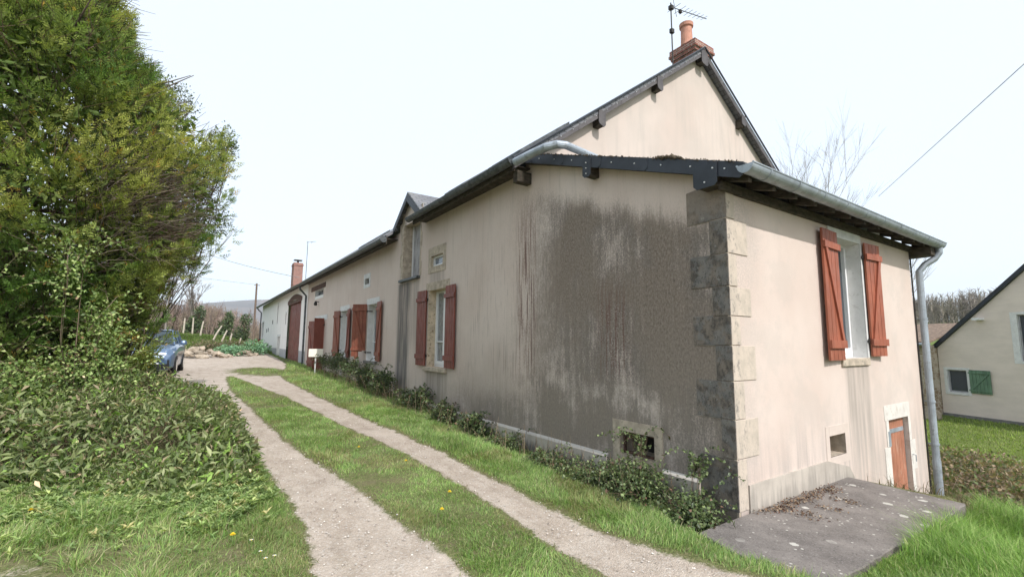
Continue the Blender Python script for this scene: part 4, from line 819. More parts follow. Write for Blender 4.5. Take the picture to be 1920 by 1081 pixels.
# ---- broad drab shrub on the left
def mound_h(x, y):
    e = 1 - ((x + 6.3) / 2.42) ** 2 * np.where(x > -6.3, 1, .15); ysh = y - .75 * np.clip(-4.75 - x, 0, 1.6); f = np.minimum(sst(ysh, 2.75, 4.6), sst(y, 9.4, 8.0)); q = np.clip(e, 0, 1) ** .45
    return q * f * (.80 + .10 * fbm(x, y, 1.6, 21) + .16 * sst(y, 5.5, 8.2)) * (1 + .16 * fbm(x, y, 4.2, 22) + .10 * fbm(x, y, 9, 23))
sh = tag(empty('broad_shrub', (-6, 5.5, G(-6, 5.5))), 'wide low shrub with drab grey green pointed leaves beside the track', 'shrub'); inv = Matrix.Translation((6, -5.5, -G(-6, 5.5)))
N = 42000; x = rng.uniform(-9.5, -3.7, N); y = rng.uniform(2.7, 9.2, N); h = mound_h(x, y); k = (h > .08) & (rng.random(N) < np.where(y > 6.5, .75, 1)) & (fbm(x, y, 3.4, 71) + .8 * fbm(x, y, 8, 72) < .42 + .5 * rng.random(N)); x, y, h = x[k], y[k], h[k]; n = len(x)
e = .05; gx = (mound_h(x + e, y) - mound_h(x - e, y)) / (2 * e); gy = (mound_h(x, y + e) - mound_h(x, y - e)) / (2 * e)
Nm = np.stack([-gx, -gy, np.ones(n)], 1); Nm /= np.linalg.norm(Nm, axis=1, keepdims=True); dep = np.abs(rng.normal(size=n)) * .13
ex = np.where(rng.random(n) < .08, rng.uniform(0, .20, n), 0)
P = np.stack([x, y, gz(x, y) + h - dep + ex], 1)
D = jitter_dirs(n, Nm * .5 + np.array([.15, -.35, -.05]), .55); pat = fbm(x, y, 2.3, 31)[:, None]
C = palette(n, [(.10, .125, .055), (.14, .165, .07), (.075, .10, .04), (.19, .205, .105), (.21, .17, .11), (.16, .24, .06)], [5, 5, 3, 3, 1.2, 2], .16) * (1 + .25 * pat)
p1 = leaf_cloud(P, D, Nm + rng.normal(size=(n, 3)) * .45, *(lambda q: (.055 + .10 * q, .018 + .032 * q))(rng.random(n) * (.6 + .4 * (fbm(x, y, 1.3, 74) > 0))), C, .22, .22)
k = rng.choice(n, 3200); Q = P[k]; p2 = sticks(Q - Nm[k] * .25 + rng.normal(size=(3200, 3)) * .08, Q + Nm[k] * rng.uniform(-.02, .12, (3200, 1)), .004, .002, palette(3200, [(.16, .11, .075), (.26, .20, .14)]))
k = rng.choice(n, 260); c = palette(260, [(.42, .30, .20), (.50, .38, .26)]); p3 = leaf_cloud(P[k] + Nm[k] * .04, D[k], Nm[k], rng.uniform(.04, .10, 260), rng.uniform(.02, .045, 260), c)
V_, F_, C_ = merge([p1, p3]); o = npmesh('leaves', V_, F_, M['leaf'], C_, sh); o.matrix_parent_inverse = inv
V_, F_, C_ = p2; o = npmesh('stems', V_, F_, M['twig'], C_, sh); o.matrix_parent_inverse = inv
# ---- big conifer
TX, TY = -7.35, 8.4
tree = tag(empty('conifer_tree', (TX, TY, G(TX, TY))), 'tall dense yellow green conifer leaning over the left of the track', 'tree'); tinv = Matrix.Translation((-TX, -TY, -G(TX, TY)))
def crown_r(z, th):   # horizontal radius; th=0 -> +x
    base = np.interp(z, [.3, .9, 1.8, 2.6, 3.3, 4.0, 5.2, 6.4, 7.4, 8.6, 9.8], [1.9, 2.0, 2.05, 2.15, 2.7, 3.0, 2.9, 2.2, 1.4, .8, .2])
    lump = 1 + .09 * np.sin(3 * th + z * 1.7) + .07 * np.sin(5 * th - z * 2.9 + 1) + .05 * np.sin(9 * th + z * 5)
    return base * lump
def rings(n, zlo, zhi, shell):
    z = rng.uniform(zlo, zhi, n); th = rng.uniform(-math.pi, math.pi, n); r = crown_r(z, th); return z, th, r * shell
NB_, NS = 950, 62
bz, bth, brr = rings(NB_, .7, 9.6, 1.0); keep = (np.cos(bth + .9) > -.35) | (rng.random(NB_) < .25); bz, bth, brr = bz[keep], bth[keep], brr[keep] * rng.uniform(.86, 1.05, keep.sum()); NB_ = len(bz)
btip = np.stack([TX + brr * np.cos(bth), TY + brr * np.sin(bth), bz], 1); bout = np.stack([np.cos(bth), np.sin(bth), rng.uniform(.25, .8, NB_)], 1); bout /= np.linalg.norm(bout, axis=1, keepdims=True)
blen = rng.uniform(.55, 1.05, NB_); bside = np.cross(bout, np.array([0, 0, 1.])) + rng.normal(size=(NB_, 3)) * .35; bside /= np.linalg.norm(bside, axis=1, keepdims=True)
bi = np.repeat(np.arange(NB_), NS); N = len(bi); f = rng.random(N) ** .7; ssd = rng.choice([-1, 1], N)
wd_ = (.30 * np.sin(np.clip(1 - f, 0, 1) * 2.2) + .03) * rng.random(N)
P = btip[bi] - bout[bi] * (blen[bi] * (1 - f))[:, None] + bside[bi] * (ssd * wd_)[:, None] + rng.normal(size=(N, 3)) * .045; P[:, 2] -= .10 * (1 - f) * wd_ * 4
outd = bout[bi]; z = P[:, 2]; th = bth[bi]; sideb = bside[bi] * ssd[:, None]; toned = rng.normal(size=NB_)[bi]
bare = np.exp(-(((P[:, 0] + 4.6) / .70) ** 2 + ((z - 4.2) / .72) ** 2)); kp = rng.random(N) > bare * 1.0
P, outd, z, th, sideb, toned = P[kp], outd[kp], z[kp], th[kp], sideb[kp], toned[kp]; N = len(P)
D = jitter_dirs(N, outd * .9 + sideb * .55 + np.array([.0, -.1, .25]), .26); L = rng.uniform(.09, .20, N)
zone = fbm(P[:, 0] * 1.0 + P[:, 1] * .6, z, 1.4, 41); z2 = fbm(P[:, 0] - P[:, 1], z, 3.6, 43)
yel = np.clip(.5 + .55 * zone + .25 * z2 + .08 * (z - 4) + .20 * toned, 0, 1)[:, None]
Cc = np.array([.085, .145, .036]) * (1 - yel) + np.array([.30, .30, .085]) * yel; Cc = Cc * (1 + rng.normal(size=(N, 1)) * .16).clip(.5, 1.6)
br_ = rng.random(N) < .03; Cc[br_] = [.32, .21, .05]; dk_ = rng.random(N) < .10; Cc[dk_] = [.035, .05, .018]
parts = []; side = np.cross(D, outd + rng.normal(size=(N, 3)) * .5); side /= np.linalg.norm(side, axis=1, keepdims=True); nn = np.cross(side, D)
parts.append(sticks(P, P + D * L[:, None], .004, .0015, Cc * .8))
for k in range(7):
    f = .12 + .84 * k / 6; s = (-1) ** k; ll = L * (.42 * (1 - f) + .13) ; d = D * .72 + side * s * .62 + nn * rng.normal(size=(N, 1)) * .18; d /= np.linalg.norm(d, axis=1, keepdims=True)
    parts.append(leaf_cloud(P + D * (L * f)[:, None], d, nn, ll, ll * .19 + .006, Cc * rng.uniform(.8, 1.25, (N, 1)), .1, .06))
V_, F_, C_ = merge(parts); o = npmesh('crown', V_, F_, M['conifer'], C_, tree); o.matrix_parent_inverse = tinv
# interior dead twigs + limbs
mb = MB(); g0 = G(TX, TY)
mb.tube([(TX, TY, g0 - .2), (TX + .05, TY, 1.5), (TX - .05, TY + .05, 4.5), (TX, TY, 9)], [.22, .17, .11, .02], 9)
for k in range(60):
    z0 = random.uniform(.8, 8); a_ = random.uniform(-math.pi, math.pi); r_ = float(crown_r(z0, a_)) * .88; q = [(TX, TY, z0)]
    for s_ in (.35, .7, 1.0): q.append((TX + math.cos(a_) * r_ * s_, TY + math.sin(a_) * r_ * s_, z0 + .9 * s_ * s_ * r_ * .4))
    mb.tube(q, [.045, .03, .018, .006], 5)
mb.build('trunk', M['bark'], tree, smooth=True).matrix_parent_inverse = tinv
n = 760; a0_ = rng.uniform(-.95, .15, n); z0 = rng.normal(4.0, .5, n); r0 = rng.uniform(1.1, 2.0, n); r1 = rng.uniform(2.3, 2.95, n)
A = np.stack([TX + r0 * np.cos(a0_), TY + r0 * np.sin(a0_), z0 - .25], 1); dz = rng.normal(size=n) * .28; da = rng.normal(size=n) * .14
B = np.stack([TX + (r0 + r1) * .5 * np.cos(a0_ + da * .4), TY + (r0 + r1) * .5 * np.sin(a0_ + da * .4), z0 + dz * .4 - .05], 1); E_ = np.stack([TX + r1 * np.cos(a0_ + da), TY + r1 * np.sin(a0_ + da), z0 + dz], 1)
cT = palette(n, [(.40, .32, .26), (.33, .27, .22), (.17, .12, .09)])
tw = [sticks(A, B, .006, .0045, cT), sticks(B, E_, .0045, .002, cT)]
# interior fuzz of brown twigs so the crown is not hollow
n2 = 9000; z, th, r = rings(n2, .8, 9.2, 1.0); r = r * rng.uniform(.45, .86, n2); A2 = np.stack([TX + r * np.cos(th), TY + r * np.sin(th), z], 1); D2 = jitter_dirs(n2, np.stack([np.cos(th), np.sin(th), .5 + 0 * th], 1), .6)
tw.append(sticks(A2, A2 + D2 * rng.uniform(.25, .6, (n2, 1)), .006, .003, palette(n2, [(.10, .07, .045), (.07, .06, .03), (.15, .11, .07)])))
V_, F_, C_ = merge(tw); o = npmesh('dead_twigs', V_, F_, M['twig'], C_, tree); o.matrix_parent_inverse = tinv
n3 = 34000; z, th, r = rings(n3, .8, 9.3, 1.0); r = r * rng.uniform(.35, .86, n3); A3 = np.stack([TX + r * np.cos(th), TY + r * np.sin(th), z], 1); D3 = jitter_dirs(n3, None, 1)
V_, F_, C_ = leaf_cloud(A3, D3, jitter_dirs(n3), rng.uniform(.12, .22, n3), rng.uniform(.05, .09, n3), palette(n3, [(.075, .11, .03), (.11, .14, .04)])); o = npmesh('inner_foliage', V_, F_, M['conifer'], C_, tree); o.matrix_parent_inverse = tinv

# ---- dark leafed branch tree behind it (holly like) hanging towards the track
def leafy(name, label, cat, base, blobs, nleaf, L, Wd, cols, wts, stems, mat='glossleaf', group=None, shell=.35, barkr=.012, canes=0, cl=.4):
    r = tag(empty(name, base), label, cat, group); iv = Matrix.Translation(tuple(-b for b in base)); vols = np.array([b[3] * b[4] * b[5] for b in blobs]) ** .67; prt = []
    for b, v in zip(blobs, vols / vols.sum()):
        n = max(30, int(nleaf * v)); d = rng.normal(size=(n, 3)); d /= np.linalg.norm(d, axis=1, keepdims=True); rr = 1 - np.abs(rng.normal(size=(n, 1))) * shell; rr = np.clip(rr, .1, 1.25)
        lum = 1 + .22 * np.sin(d[:, :1] * 7 + b[0]) * np.sin(d[:, 1:2] * 6 + d[:, 2:3] * 5)
        P = np.array(b[:3]) + d * rr * lum * np.array(b[3:6]); 
        if len(b) < 7: k = P[:, 2] > gz(P[:, 0], P[:, 1]) - .02; P, d = P[k], d[k]
        n = len(P); D = jitter_dirs(n, d * .5 + np.array([0, -.1, .1]), .6)
        prt.append(leaf_cloud(P, D, d * .8 + np.array([0, -.2, .7]) + rng.normal(size=(n, 3)) * .5, L * rng.uniform(.6, 1.3, n), Wd * rng.uniform(.7, 1.3, n), palette(n, cols, wts, .16), .15, .12))
    A, B, ra = [], [], []
    for b in blobs:
        for _ in range(canes):
            p = np.array(b[:3]) + rng.normal(size=3) * np.array(b[3:6]) * .35; a_ = rng.uniform(0, 6.28); d = np.array([math.cos(a_) * .7 - .25, math.sin(a_) * .7, 1.1]); d /= np.linalg.norm(d); ln = cl * rng.uniform(.6, 1.4); pts = [p]
            for q in range(6): d = d + np.array([0, 0, -.22]) + rng.normal(size=3) * .08; p = p + d / np.linalg.norm(d) * ln / 6 * 1.3; pts.append(p)
            for q in range(6):
                if pts[q + 1][2] < gz(pts[q + 1][0], pts[q + 1][1]): break
                A.append(pts[q]); B.append(pts[q + 1]); ra.append(max(.0018, barkr * .5)); m5 = 4
                Pq = np.array([pts[q] + (pts[q + 1] - pts[q]) * t_ for t_ in rng.random(m5)]); prt.append(leaf_cloud(Pq, jitter_dirs(m5, np.array([0, -.2, .3]), .7), jitter_dirs(m5, np.array([0, -.3, 1.]), .4), L * rng.uniform(.7, 1.3, m5), Wd * rng.uniform(.7, 1.3, m5), palette(m5, cols, wts, .16), .15, .12))
    V_, F_, C_ = merge(prt); o = npmesh('leaves', V_, F_, M[mat], C_, r); o.matrix_parent_inverse = iv
    bp = np.array(base)
    for b in blobs:
        for k in range(stems):
            e_ = np.array(b[:3]) + rng.normal(size=3) * np.array(b[3:6]) * .45; m_ = (bp + e_) / 2 + rng.normal(size=3) * .12 * np.linalg.norm(e_ - bp) * .5; s0 = bp + rng.normal(size=3) * np.array([.1, .1, 0]) * min(1, barkr * 60)
            A += [s0, m_]; B += [m_, e_]; ra += [barkr, barkr * .7]
            for q in range(3): e2 = e_ + rng.normal(size=3) * np.array(b[3:6]) * .28; A.append(m_ * .3 + e_ * .7); B.append(e2); ra.append(barkr * .45)
    n = len(A); ra = np.array(ra); V_, F_, C_ = sticks(np.array(A), np.array(B), ra, ra * .6, palette(n, [(.13, .09, .065), (.2, .15, .11), (.10, .09, .05)])); o = npmesh('stems', V_, F_, M['twig'], C_, r); o.matrix_parent_inverse = iv
    return r
leafy('holly_tree', 'dark leaved tree showing behind the conifer on its track side', 'tree', (-6.2, 10.6, G(-6.2, 10.6)), [(-4.7, 10.2, 4.5, .55, .7, .55, 1), (-5.3, 10.4, 4.1, .7, .7, .5, 1), (-4.45, 10.0, 6.3, .35, .4, .5, 1), (-5.0, 10.2, 5.6, .7, .7, .7, 1), (-5.6, 10.4, 7.2, .6, .6, .6, 1)], 9500, .065, .032, [(.04, .062, .024), (.055, .08, .03), (.085, .10, .05), (.12, .10, .06)], [4, 4, 2, 1], 16)
BC = [(.085, .125, .045), (.13, .185, .06), (.19, .25, .085), (.27, .31, .13), (.20, .13, .07)]
leafy('climbing_bramble', 'pale green bramble climbing the front of the conifer', 'bramble', (-6.0, 6.6, G(-6, 6.6)), [(-6.0, 6.5, 1.15, .55, .35, .55), (-5.65, 6.6, 1.0, .38, .35, .45), (-5.8, 6.4, 1.8, .32, .22, .5), (-6.2, 6.2, 2.7, .25, .15, .6), (-6.6, 6.3, 1.1, .4, .3, .35)], 4200, .052, .038, BC, [2, 4, 4, 2, .5], 3, mat='leaf', shell=.5, canes=16, cl=.8)
leafy('hedge_shrub', 'mid green leafy shrub between the conifer and the parked car', 'shrub', (-5.5, 8.9, G(-5.5, 8.9)), [(-5.75, 8.9, .75, .45, .5, .55), (-6.1, 8.4, 1.1, .5, .5, .7), (-5.2, 8.6, .42, .35, .45, .28)], 5200, .055, .036, BC, [2, 4, 3, 1, .3], 12, mat='leaf', shell=.4)
# ---- brambles along the house wall
BR = [(.05, .072, .03), (.075, .105, .038), (.11, .145, .055), (.17, .21, .09), (.13, .075, .05)]
spots = [(-.42, .25, .20, .38, .30, .30, 'leafy bramble clump filling the angle beside the stone corner'),
         (-.45, .85, .22, .42, .38, .32, 'thick bramble clump rising into the cellar vent opening'),
         (-.40, 1.55, .14, .34, .40, .22, 'bramble clump just beyond the cellar vent'),
         (-.38, 2.5, .10, .26, .38, .15, 'low bramble clump below the widest black wall stain'),
         (-.32, 3.6, .10, .20, .28, .14, 'small bramble patch against the grey plinth'),
         (-.28, 4.8, .20, .20, .34, .24, 'dark bramble mound below the streaked wall'),
         (-.28, 6.2, .18, .20, .40, .20, 'dark bramble mound just short of the nearest red shuttered window'),
         (-.30, 7.7, .25, .28, .6, .22, 'trailing bramble under the nearest red shuttered window'),
         (-.34, 9.7, .42, .34, .55, .36, 'tall dark bramble bush under the dormer stain'),
         (-.34, 11.4, .50, .32, .6, .34, 'tall dark bramble bush under the window with the broken shutter'),
         (-.34, 13.2, .52, .30, .7, .30, 'dark bramble bush between the two far red shuttered windows'),
         (-.34, 15.2, .58, .30, .8, .28, 'dark bramble bush under the farthest red shuttered window'),
         (-.30, 17.0, .52, .26, .6, .18, 'low bramble tangle beside the open red door leaves')]
for i, (x, y, z, rx, ry, rz, lb) in enumerate(spots):
    g = G(x, y); bl = [(x, y, g + z * .8, rx, ry, rz)] + [(x + random.uniform(-.12, .1), y + random.uniform(-ry, ry) * .7, g + z * random.uniform(.7, 1.25), rx * .6, ry * .5, rz * random.uniform(.6, .95)) for _ in range(3)]
    if i == 0: bl += [(-.16, .34, .42, .10, .12, .12)]
    if i == 1: bl += [(-.12, 1.12, .50, .08, .10, .12)]
    nl = [3000, 3200, 2200, 1300, 600, 1500, 1300, 1100, 1900, 1600, 1400, 1300, 600][i]; sc = .036 if i < 5 else .05
    r = leafy('bramble', lb, 'bramble', (x, y, g), bl, nl, sc, sc * .8, BR, [4, 4, 3 if i < 4 else 1, 1.5 if i < 4 else .3, .6], 9, group='brambles along the foot of the facade', shell=.55, barkr=.0035, canes=7, cl=.34)
# dry pale stalks along the wall
n = 420; x = rng.uniform(-.75, -.1, n); y = rng.uniform(.3, 17, n) ** 1.0; A = np.stack([x, y, gz(x, y)], 1); B = A + np.stack([rng.normal(size=n) * .12, rng.normal(size=n) * .12, rng.uniform(.2, .55, n)], 1)
V_, F_, C_ = sticks(A, B, .0028, .0015, palette(n, [(.34, .26, .17), (.25, .18, .12)])); tag(npmesh('dry_stalks', V_, F_, M['twig'], C_), 'thin dry stalks standing among the brambles by the wall', 'dry stalks', kind='stuff')
# ---- dead leaves on the slab
n = 900; t = rng.random(n); x = .3 + 1.5 * t + rng.normal(size=n) * .08; y = -.05 - .13 * rng.random(n) ** 1.5 - .08 * np.sin(t * 9) ** 2 + rng.normal(size=n) * .02
k = rng.random(n) < .2; x[k] = rng.choice([.55, 1.35, .95], k.sum()) + rng.normal(size=k.sum()) * .06; y[k] = rng.choice([-.42, -.35, -.5], k.sum()) + rng.normal(size=k.sum()) * .04
y = np.minimum(y, -.03); P = np.stack([x, y, .012 + .02 * rng.random(n)], 1); D = jitter_dirs(n, np.array([0, 0, .1]), 1) * np.array([1, 1, .25]); D /= np.linalg.norm(D, axis=1, keepdims=True)
V_, F_, C_ = leaf_cloud(P, D, np.tile([0, 0, 1.], (n, 1)) + rng.normal(size=(n, 3)) * .4, rng.uniform(.012, .04, n), rng.uniform(.007, .022, n), palette(n, [(.14, .07, .045), (.24, .16, .10), (.34, .26, .18), (.08, .05, .035)])); tag(npmesh('dead_leaves', V_, F_, M['twig'], C_), 'brown dead leaves swept against the end wall on the slab', 'dead leaves', kind='stuff')
# loose pebbles on the tracks
n = 2600; x, y = scatter(n * 3, -4.1, -.8, -1.2, 8, lambda x, y: np.where(gravel(x, y) > .35, .45, .05)); n = len(x); s = rng.uniform(.004, .012, n); mbv = []; P = np.stack([x, y, gz(x, y) - .010], 1)
O = np.array([(1, 0, 0), (0, 1, 0), (-1, 0, 0), (0, -1, 0), (0, 0, .8), (0, 0, -.8)]); V_ = (P[:, None] + O[None] * (s[:, None, None] * rng.uniform(.7, 1.3, (n, 6, 1)))).reshape(-1, 3); b = np.arange(n)[:, None] * 6
F_ = np.concatenate([b + np.array(f) for f in ((0, 1, 4), (1, 2, 4), (2, 3, 4), (3, 0, 4))]); tag(npmesh('loose_pebbles', V_, F_, M['twig'], np.repeat(palette(n, [(.45, .40, .35), (.60, .56, .50), (.30, .25, .21)]), 6, 0)), 'loose pale pebbles on the wheel tracks', 'pebbles', kind='stuff')
# ---- flowers
def flower(kind, x, y, h, label):
    r = tag(empty(kind, (x, y, G(x, y))), label, kind, 'yellow dandelions' if kind == 'dandelion' else 'white daisies'); mb = MB(); mb.tube([(0, 0, 0), (.004, 0, h)], .0025, 5); mb.build('stem', M['stemg'], r); mb = MB()
    k = 18 if kind == 'dandelion' else 12; R0 = .021 if kind == 'dandelion' else .014
    for lay in range(3 if kind == 'dandelion' else 1):
        for j in range(k):
            a_ = 2 * math.pi * j / k + lay * .2; rr = R0 * (1 - .25 * lay); zz = h + .003 * lay; w_ = .14; mb.add([(0, 0, zz), (rr * math.cos(a_ - w_), rr * math.sin(a_ - w_), zz + .004 + .003 * lay), (rr * math.cos(a_ + w_), rr * math.sin(a_ + w_), zz + .004 + .003 * lay)], [(0, 1, 2)])
    if kind == 'daisy': mb.lathe((0, 0, h), [(.005, 0), (.005, .003), (.001, .005)], 8, mi=1)
    mb.build('flower_head', [M['yellow'] if kind == 'dandelion' else M['petal'], M['yellow']], r, recalc=False)
FL = [('dandelion', -2.58, 4.2, 'yellow dandelion in the centre strip, farthest of the two at the left edge of it'),
    ('dandelion', -2.26, 3.19, 'yellow dandelion at the middle of the centre grass strip'),
    ('dandelion', -2.3, 1.84, 'yellow dandelion towards the right edge of the centre strip'),
    ('dandelion', -2.58, 1.44, 'nearest yellow dandelion in the centre grass strip'),
    ('dandelion', -4.27, 1.81, 'yellow dandelion low in the verge grass near the daisies'),
    ('dandelion', -5.76, 3.31, 'yellow dandelion at the far left under the shrub'),
    ('daisy', -4.15, 1.65, 'white daisy highest and leftmost of its cluster'),
    ('daisy', -4.11, 1.4, 'white daisy just below the highest one'),
    ('daisy', -4.03, 1.27, 'white daisy at the right of its cluster'),
    ('daisy', -4.09, 1.26, 'white daisy lowest of its cluster')]
for kd, x, y, lb in FL: flower(kd, x, y, .085 if kd == 'dandelion' else .075, lb)

# ================================================================== CAR
car = tag(empty('parked_car', (-6.05, 19.6, G(-6.05, 19.6)), R_(-3)), 'blue grey family car parked in the yard behind the hedge', 'car')
CT = lambda p: p       # local: front towards -Y, x width
def loft(mb, secs, mi=None):   # secs: list of (y, [(x,z)...]) symmetric half profiles from bottom centre to top centre
    n = len(secs[0][1]); ring = []
    for y, pr in secs: ring.append([(x, y, z) for x, z in pr] + [(-x, y, z) for x, z in pr[::-1]])
    k = 2 * n; mb.add([p for r in ring for p in r], [(i * k + j, i * k + (j + 1) % k, (i + 1) * k + (j + 1) % k, (i + 1) * k + j) for i in range(len(ring) - 1) for j in range(k)] + [tuple(range(k)), tuple(range((len(ring) - 1) * k, len(ring) * k))], mi)
def sec(w, zb, zs, zt, wt): return [(w * .85, zb), (w * .97, zb + .08), (w, zs - .15), (w * .985, zs), (wt, zt - .03), (wt * .6, zt)]
mb = MB(); S = [(-2.20, sec(.72, .28, .55, .66, .62)), (-2.12, sec(.84, .24, .70, .84, .70)), (-1.9, sec(.91, .22, .80, .97, .76)), (-1.3, sec(.93, .22, .90, 1.05, .78)), (-.95, sec(.93, .22, .95, 1.09, .80)), (-.5, sec(.93, .22, .98, 1.12, .80)), (1.3, sec(.93, .22, 1.0, 1.13, .80)), (2.0, sec(.92, .26, 1.0, 1.12, .8)), (2.22, sec(.84, .36, .9, 1.05, .72))]
loft(mb, S); body = mb.build('body', M['carpaint'], car, smooth=False, bevel=.012)
mb = MB(); mb.add([(-.78, -.98, 1.08), (.78, -.98, 1.08), (.62, -.25, 1.60), (-.62, -.25, 1.60), (-.78, 2.05, 1.1), (.78, 2.05, 1.1), (.60, 1.55, 1.60), (-.60, 1.55, 1.60)], [(0, 1, 2, 3), (4, 7, 6, 5), (1, 5, 6, 2), (0, 3, 7, 4)]); mb.build('windscreen', M['carglass'], car)
mb = MB(); mb.add([(-.64, -.30, 1.60), (.64, -.30, 1.60), (.60, .3, 1.655), (.60, 1.3, 1.655), (.60, 1.7, 1.60), (-.60, 1.7, 1.60), (-.60, 1.3, 1.655), (-.60, .3, 1.655), (.0, .5, 1.67)], [(0, 1, 2, 7), (7, 2, 3, 6), (6, 3, 4, 5)])
for s_ in (-1, 1):
    mb.tube([(s_ * .80, -1.0, 1.07), (s_ * .635, -.27, 1.60)], .028, 5); mb.tube([(s_ * .635, -.27, 1.60), (s_ * .615, 1.6, 1.61)], .03, 5); mb.tube([(s_ * .80, 2.05, 1.08), (s_ * .61, 1.6, 1.6)], .06, 5); mb.tube([(s_ * .80, .55, 1.1), (s_ * .63, .55, 1.6)], .025, 5)
mb.build('roof', M['carpaint'], car)
mb = MB(); mb.add([(-.52, -2.225, .50), (.52, -2.225, .50), (.60, -2.17, .74), (-.60, -2.17, .74), (-.52, -2.1, .5), (.52, -2.1, .5), (.60, -2.1, .74), (-.6, -2.1, .74)], [(0, 1, 2, 3), (0, 1, 5, 4), (2, 3, 7, 6), (1, 2, 6, 5), (3, 0, 4, 7)]); mb.box(-.8, .8, -2.215, -2.1, .27, .42); mb.build('grille', M['black_plastic'], car)
mb = MB(); mb.tube([(-.60, -2.19, .745), (-.40, -2.235, .49), (.40, -2.235, .49), (.60, -2.19, .745)], .014, 5); mb.tube([(-.5, -2.235, .44), (.5, -2.235, .44)], .012, 5); mb.build('chrome_trim', M['chrome'], car)
for s_ in (-1, 1):
    mb = MB(); mb.add([(s_ * .60, -2.195, .72), (s_ * .80, -2.12, .70), (s_ * .90, -1.86, .84), (s_ * .66, -2.05, .87), (s_ * .58, -2.13, .80)] + [(s_ * .60, -2.0, .72), (s_ * .80, -2.0, .70), (s_ * .87, -1.8, .84), (s_ * .66, -1.95, .87), (s_ * .58, -2.0, .80)], [(0, 1, 2, 3, 4), (0, 1, 6, 5), (1, 2, 7, 6), (2, 3, 8, 7), (3, 4, 9, 8), (4, 0, 5, 9)]); mb.build('headlight', M['lamp'], car)
    mb = MB(); mb.box(s_ * .70 - .09, s_ * .70 + .09, -2.19, -2.1, .42, .56); mb.build('fog_light', M['black_plastic'], car)
    mb = MB(); mb.tube([(s_ * .92, -.85, 1.06), (s_ * 1.0, -.85, 1.12)], .03, 6); mb.lathe((s_ * 1.06, -.84, 1.05), [(.02, 0), (.10, .03), (.11, .10), (.08, .17), (.01, .19)], 10); mb.build('mirror', M['carpaint'], car)
    for yw in (-1.38, 1.42):
        mb = MB(); mb.tube([(s_ * .74, yw, .34), (s_ * .945, yw, .34)], .34, 24, mi=0); mb.tube([(s_ * .93, yw, .34), (s_ * .952, yw, .34)], .22, 10, mi=1); mb.build('wheel', [M['rubber'], M['chrome']], car)
MB().box(-.26, .26, -2.245, -2.238, .50, .61).build('number_plate', M['plate'], car)

# ================================================================== yard end: posts, rubble, plants
posts = [(-5.6, 42.2, 1.35, 2, 'leftmost of the pale stakes on the bank, almost in the hedge'), (-5.0, 42.2, 1.45, 0, 'upright pale stake second from the left on the bank'), (-4.5, 39.8, 1.2, 8, 'third pale stake from the left, slightly leaning right'), (-3.80, 37.4, 1.15, 28, 'fourth pale stake, strongly leaning right'), (-3.35, 36.0, 1.2, 20, 'middle pale stake leaning right'), (-2.85, 35.6, 1.1, 12, 'third pale stake from the right on the bank'), (-2.35, 34.8, 1.0, 14, 'second pale stake from the right, forked at its top'), (-1.6, 34.4, .95, 4, 'low grey stake nearest the white barn')]
for x, y, h, ln, lb in posts:
    g = G(x, y); mb = MB(); t = math.tan(R_(ln)); mb.tube([(0, 0, -.3), (t * h * .5 + .01, 0, h * .5), (t * h, 0, h)], [.065, .06, .045], 7); o = mb.build('fence_stake', M['post_wood']); o.location = (x, y, g); tag(o, lb, 'stake', 'stakes of the field fence')
def rockpile(nm, label, cx_, cy_, rx, ry, n, s, cat='rubble'):
    r = tag(empty(nm, (cx_, cy_, G(cx_, cy_))), label, cat); iv = Matrix.Translation((-cx_, -cy_, -G(cx_, cy_)))
    for k in range(n):
        a_ = random.uniform(0, 6.28); q = random.random() ** .6; x = cx_ + rx * q * math.cos(a_); y = cy_ + ry * q * math.sin(a_); z = G(x, y) + (1 - q) * rx * .38; ss = s * random.uniform(.5, 1.3)
        V_ = rng.normal(size=(14, 3)); V_ /= np.linalg.norm(V_, axis=1, keepdims=True); V_ = V_ * np.array([1, .8, .6]) * ss * rng.uniform(.8, 1.15, (14, 1))
        import bmesh; bm = bmesh.new(); vs = [bm.verts.new((x + v[0], y + v[1], z + v[2])) for v in V_]; bmesh.ops.convex_hull(bm, input=vs); me = bpy.data.meshes.new('stone'); bm.to_mesh(me); bm.free(); me.materials.append(M['rock']); o = bpy.data.objects.new('stone', me); COL.objects.link(o); o.parent = r; o.matrix_parent_inverse = iv
rockpile('rubble_heap', 'heap of tan rubble stones right of the parked car', -4.4, 31.5, 1.6, 1.4, 60, .26)
rockpile('stone_heap', 'small heap of pale stones at the foot of the bank between teal plants', -1.95, 33.0, .8, .6, 22, .18)
rockpile('stone_row', 'low scatter of stones beside the white barn corner', -.9, 35.2, .7, .5, 14, .16)
TEAL = [(.12, .22, .13), (.16, .26, .16), (.09, .16, .10)]
leafy('teal_plant', 'left clump of teal green leafy plants at the edge of the yard', 'plant', (-2.9, 33.0, G(-2.9, 33)), [(-2.9, 33.0, 1.0, .9, .6, .35), (-2.4, 33.1, .95, .6, .5, .3)], 900, .16, .07, TEAL, None, 8, mat='leaf', group='teal plants at the yard edge')
leafy('teal_plant', 'right clump of teal green leafy plants near the barn corner', 'plant', (-1.2, 34.0, G(-1.2, 34)), [(-1.3, 34.0, 1.25, .7, .5, .5), (-.8, 33.8, 1.1, .5, .5, .35)], 900, .16, .07, TEAL, None, 8, mat='leaf', group='teal plants at the yard edge')
leafy('bank_scrub', 'dark reddish green scrub along the foot of the field bank', 'scrub', (-3.2, 34.6, G(-3.2, 34.6)), [(-3.9, 35.2, 1.3, 1.0, .6, .40), (-2.7, 34.8, 1.3, .9, .6, .40), (-2.0, 34.6, 1.25, .5, .5, .35)], 2200, .12, .07, [(.07, .08, .04), (.11, .09, .06), (.09, .12, .04), (.15, .10, .07)], None, 10, mat='leaf')
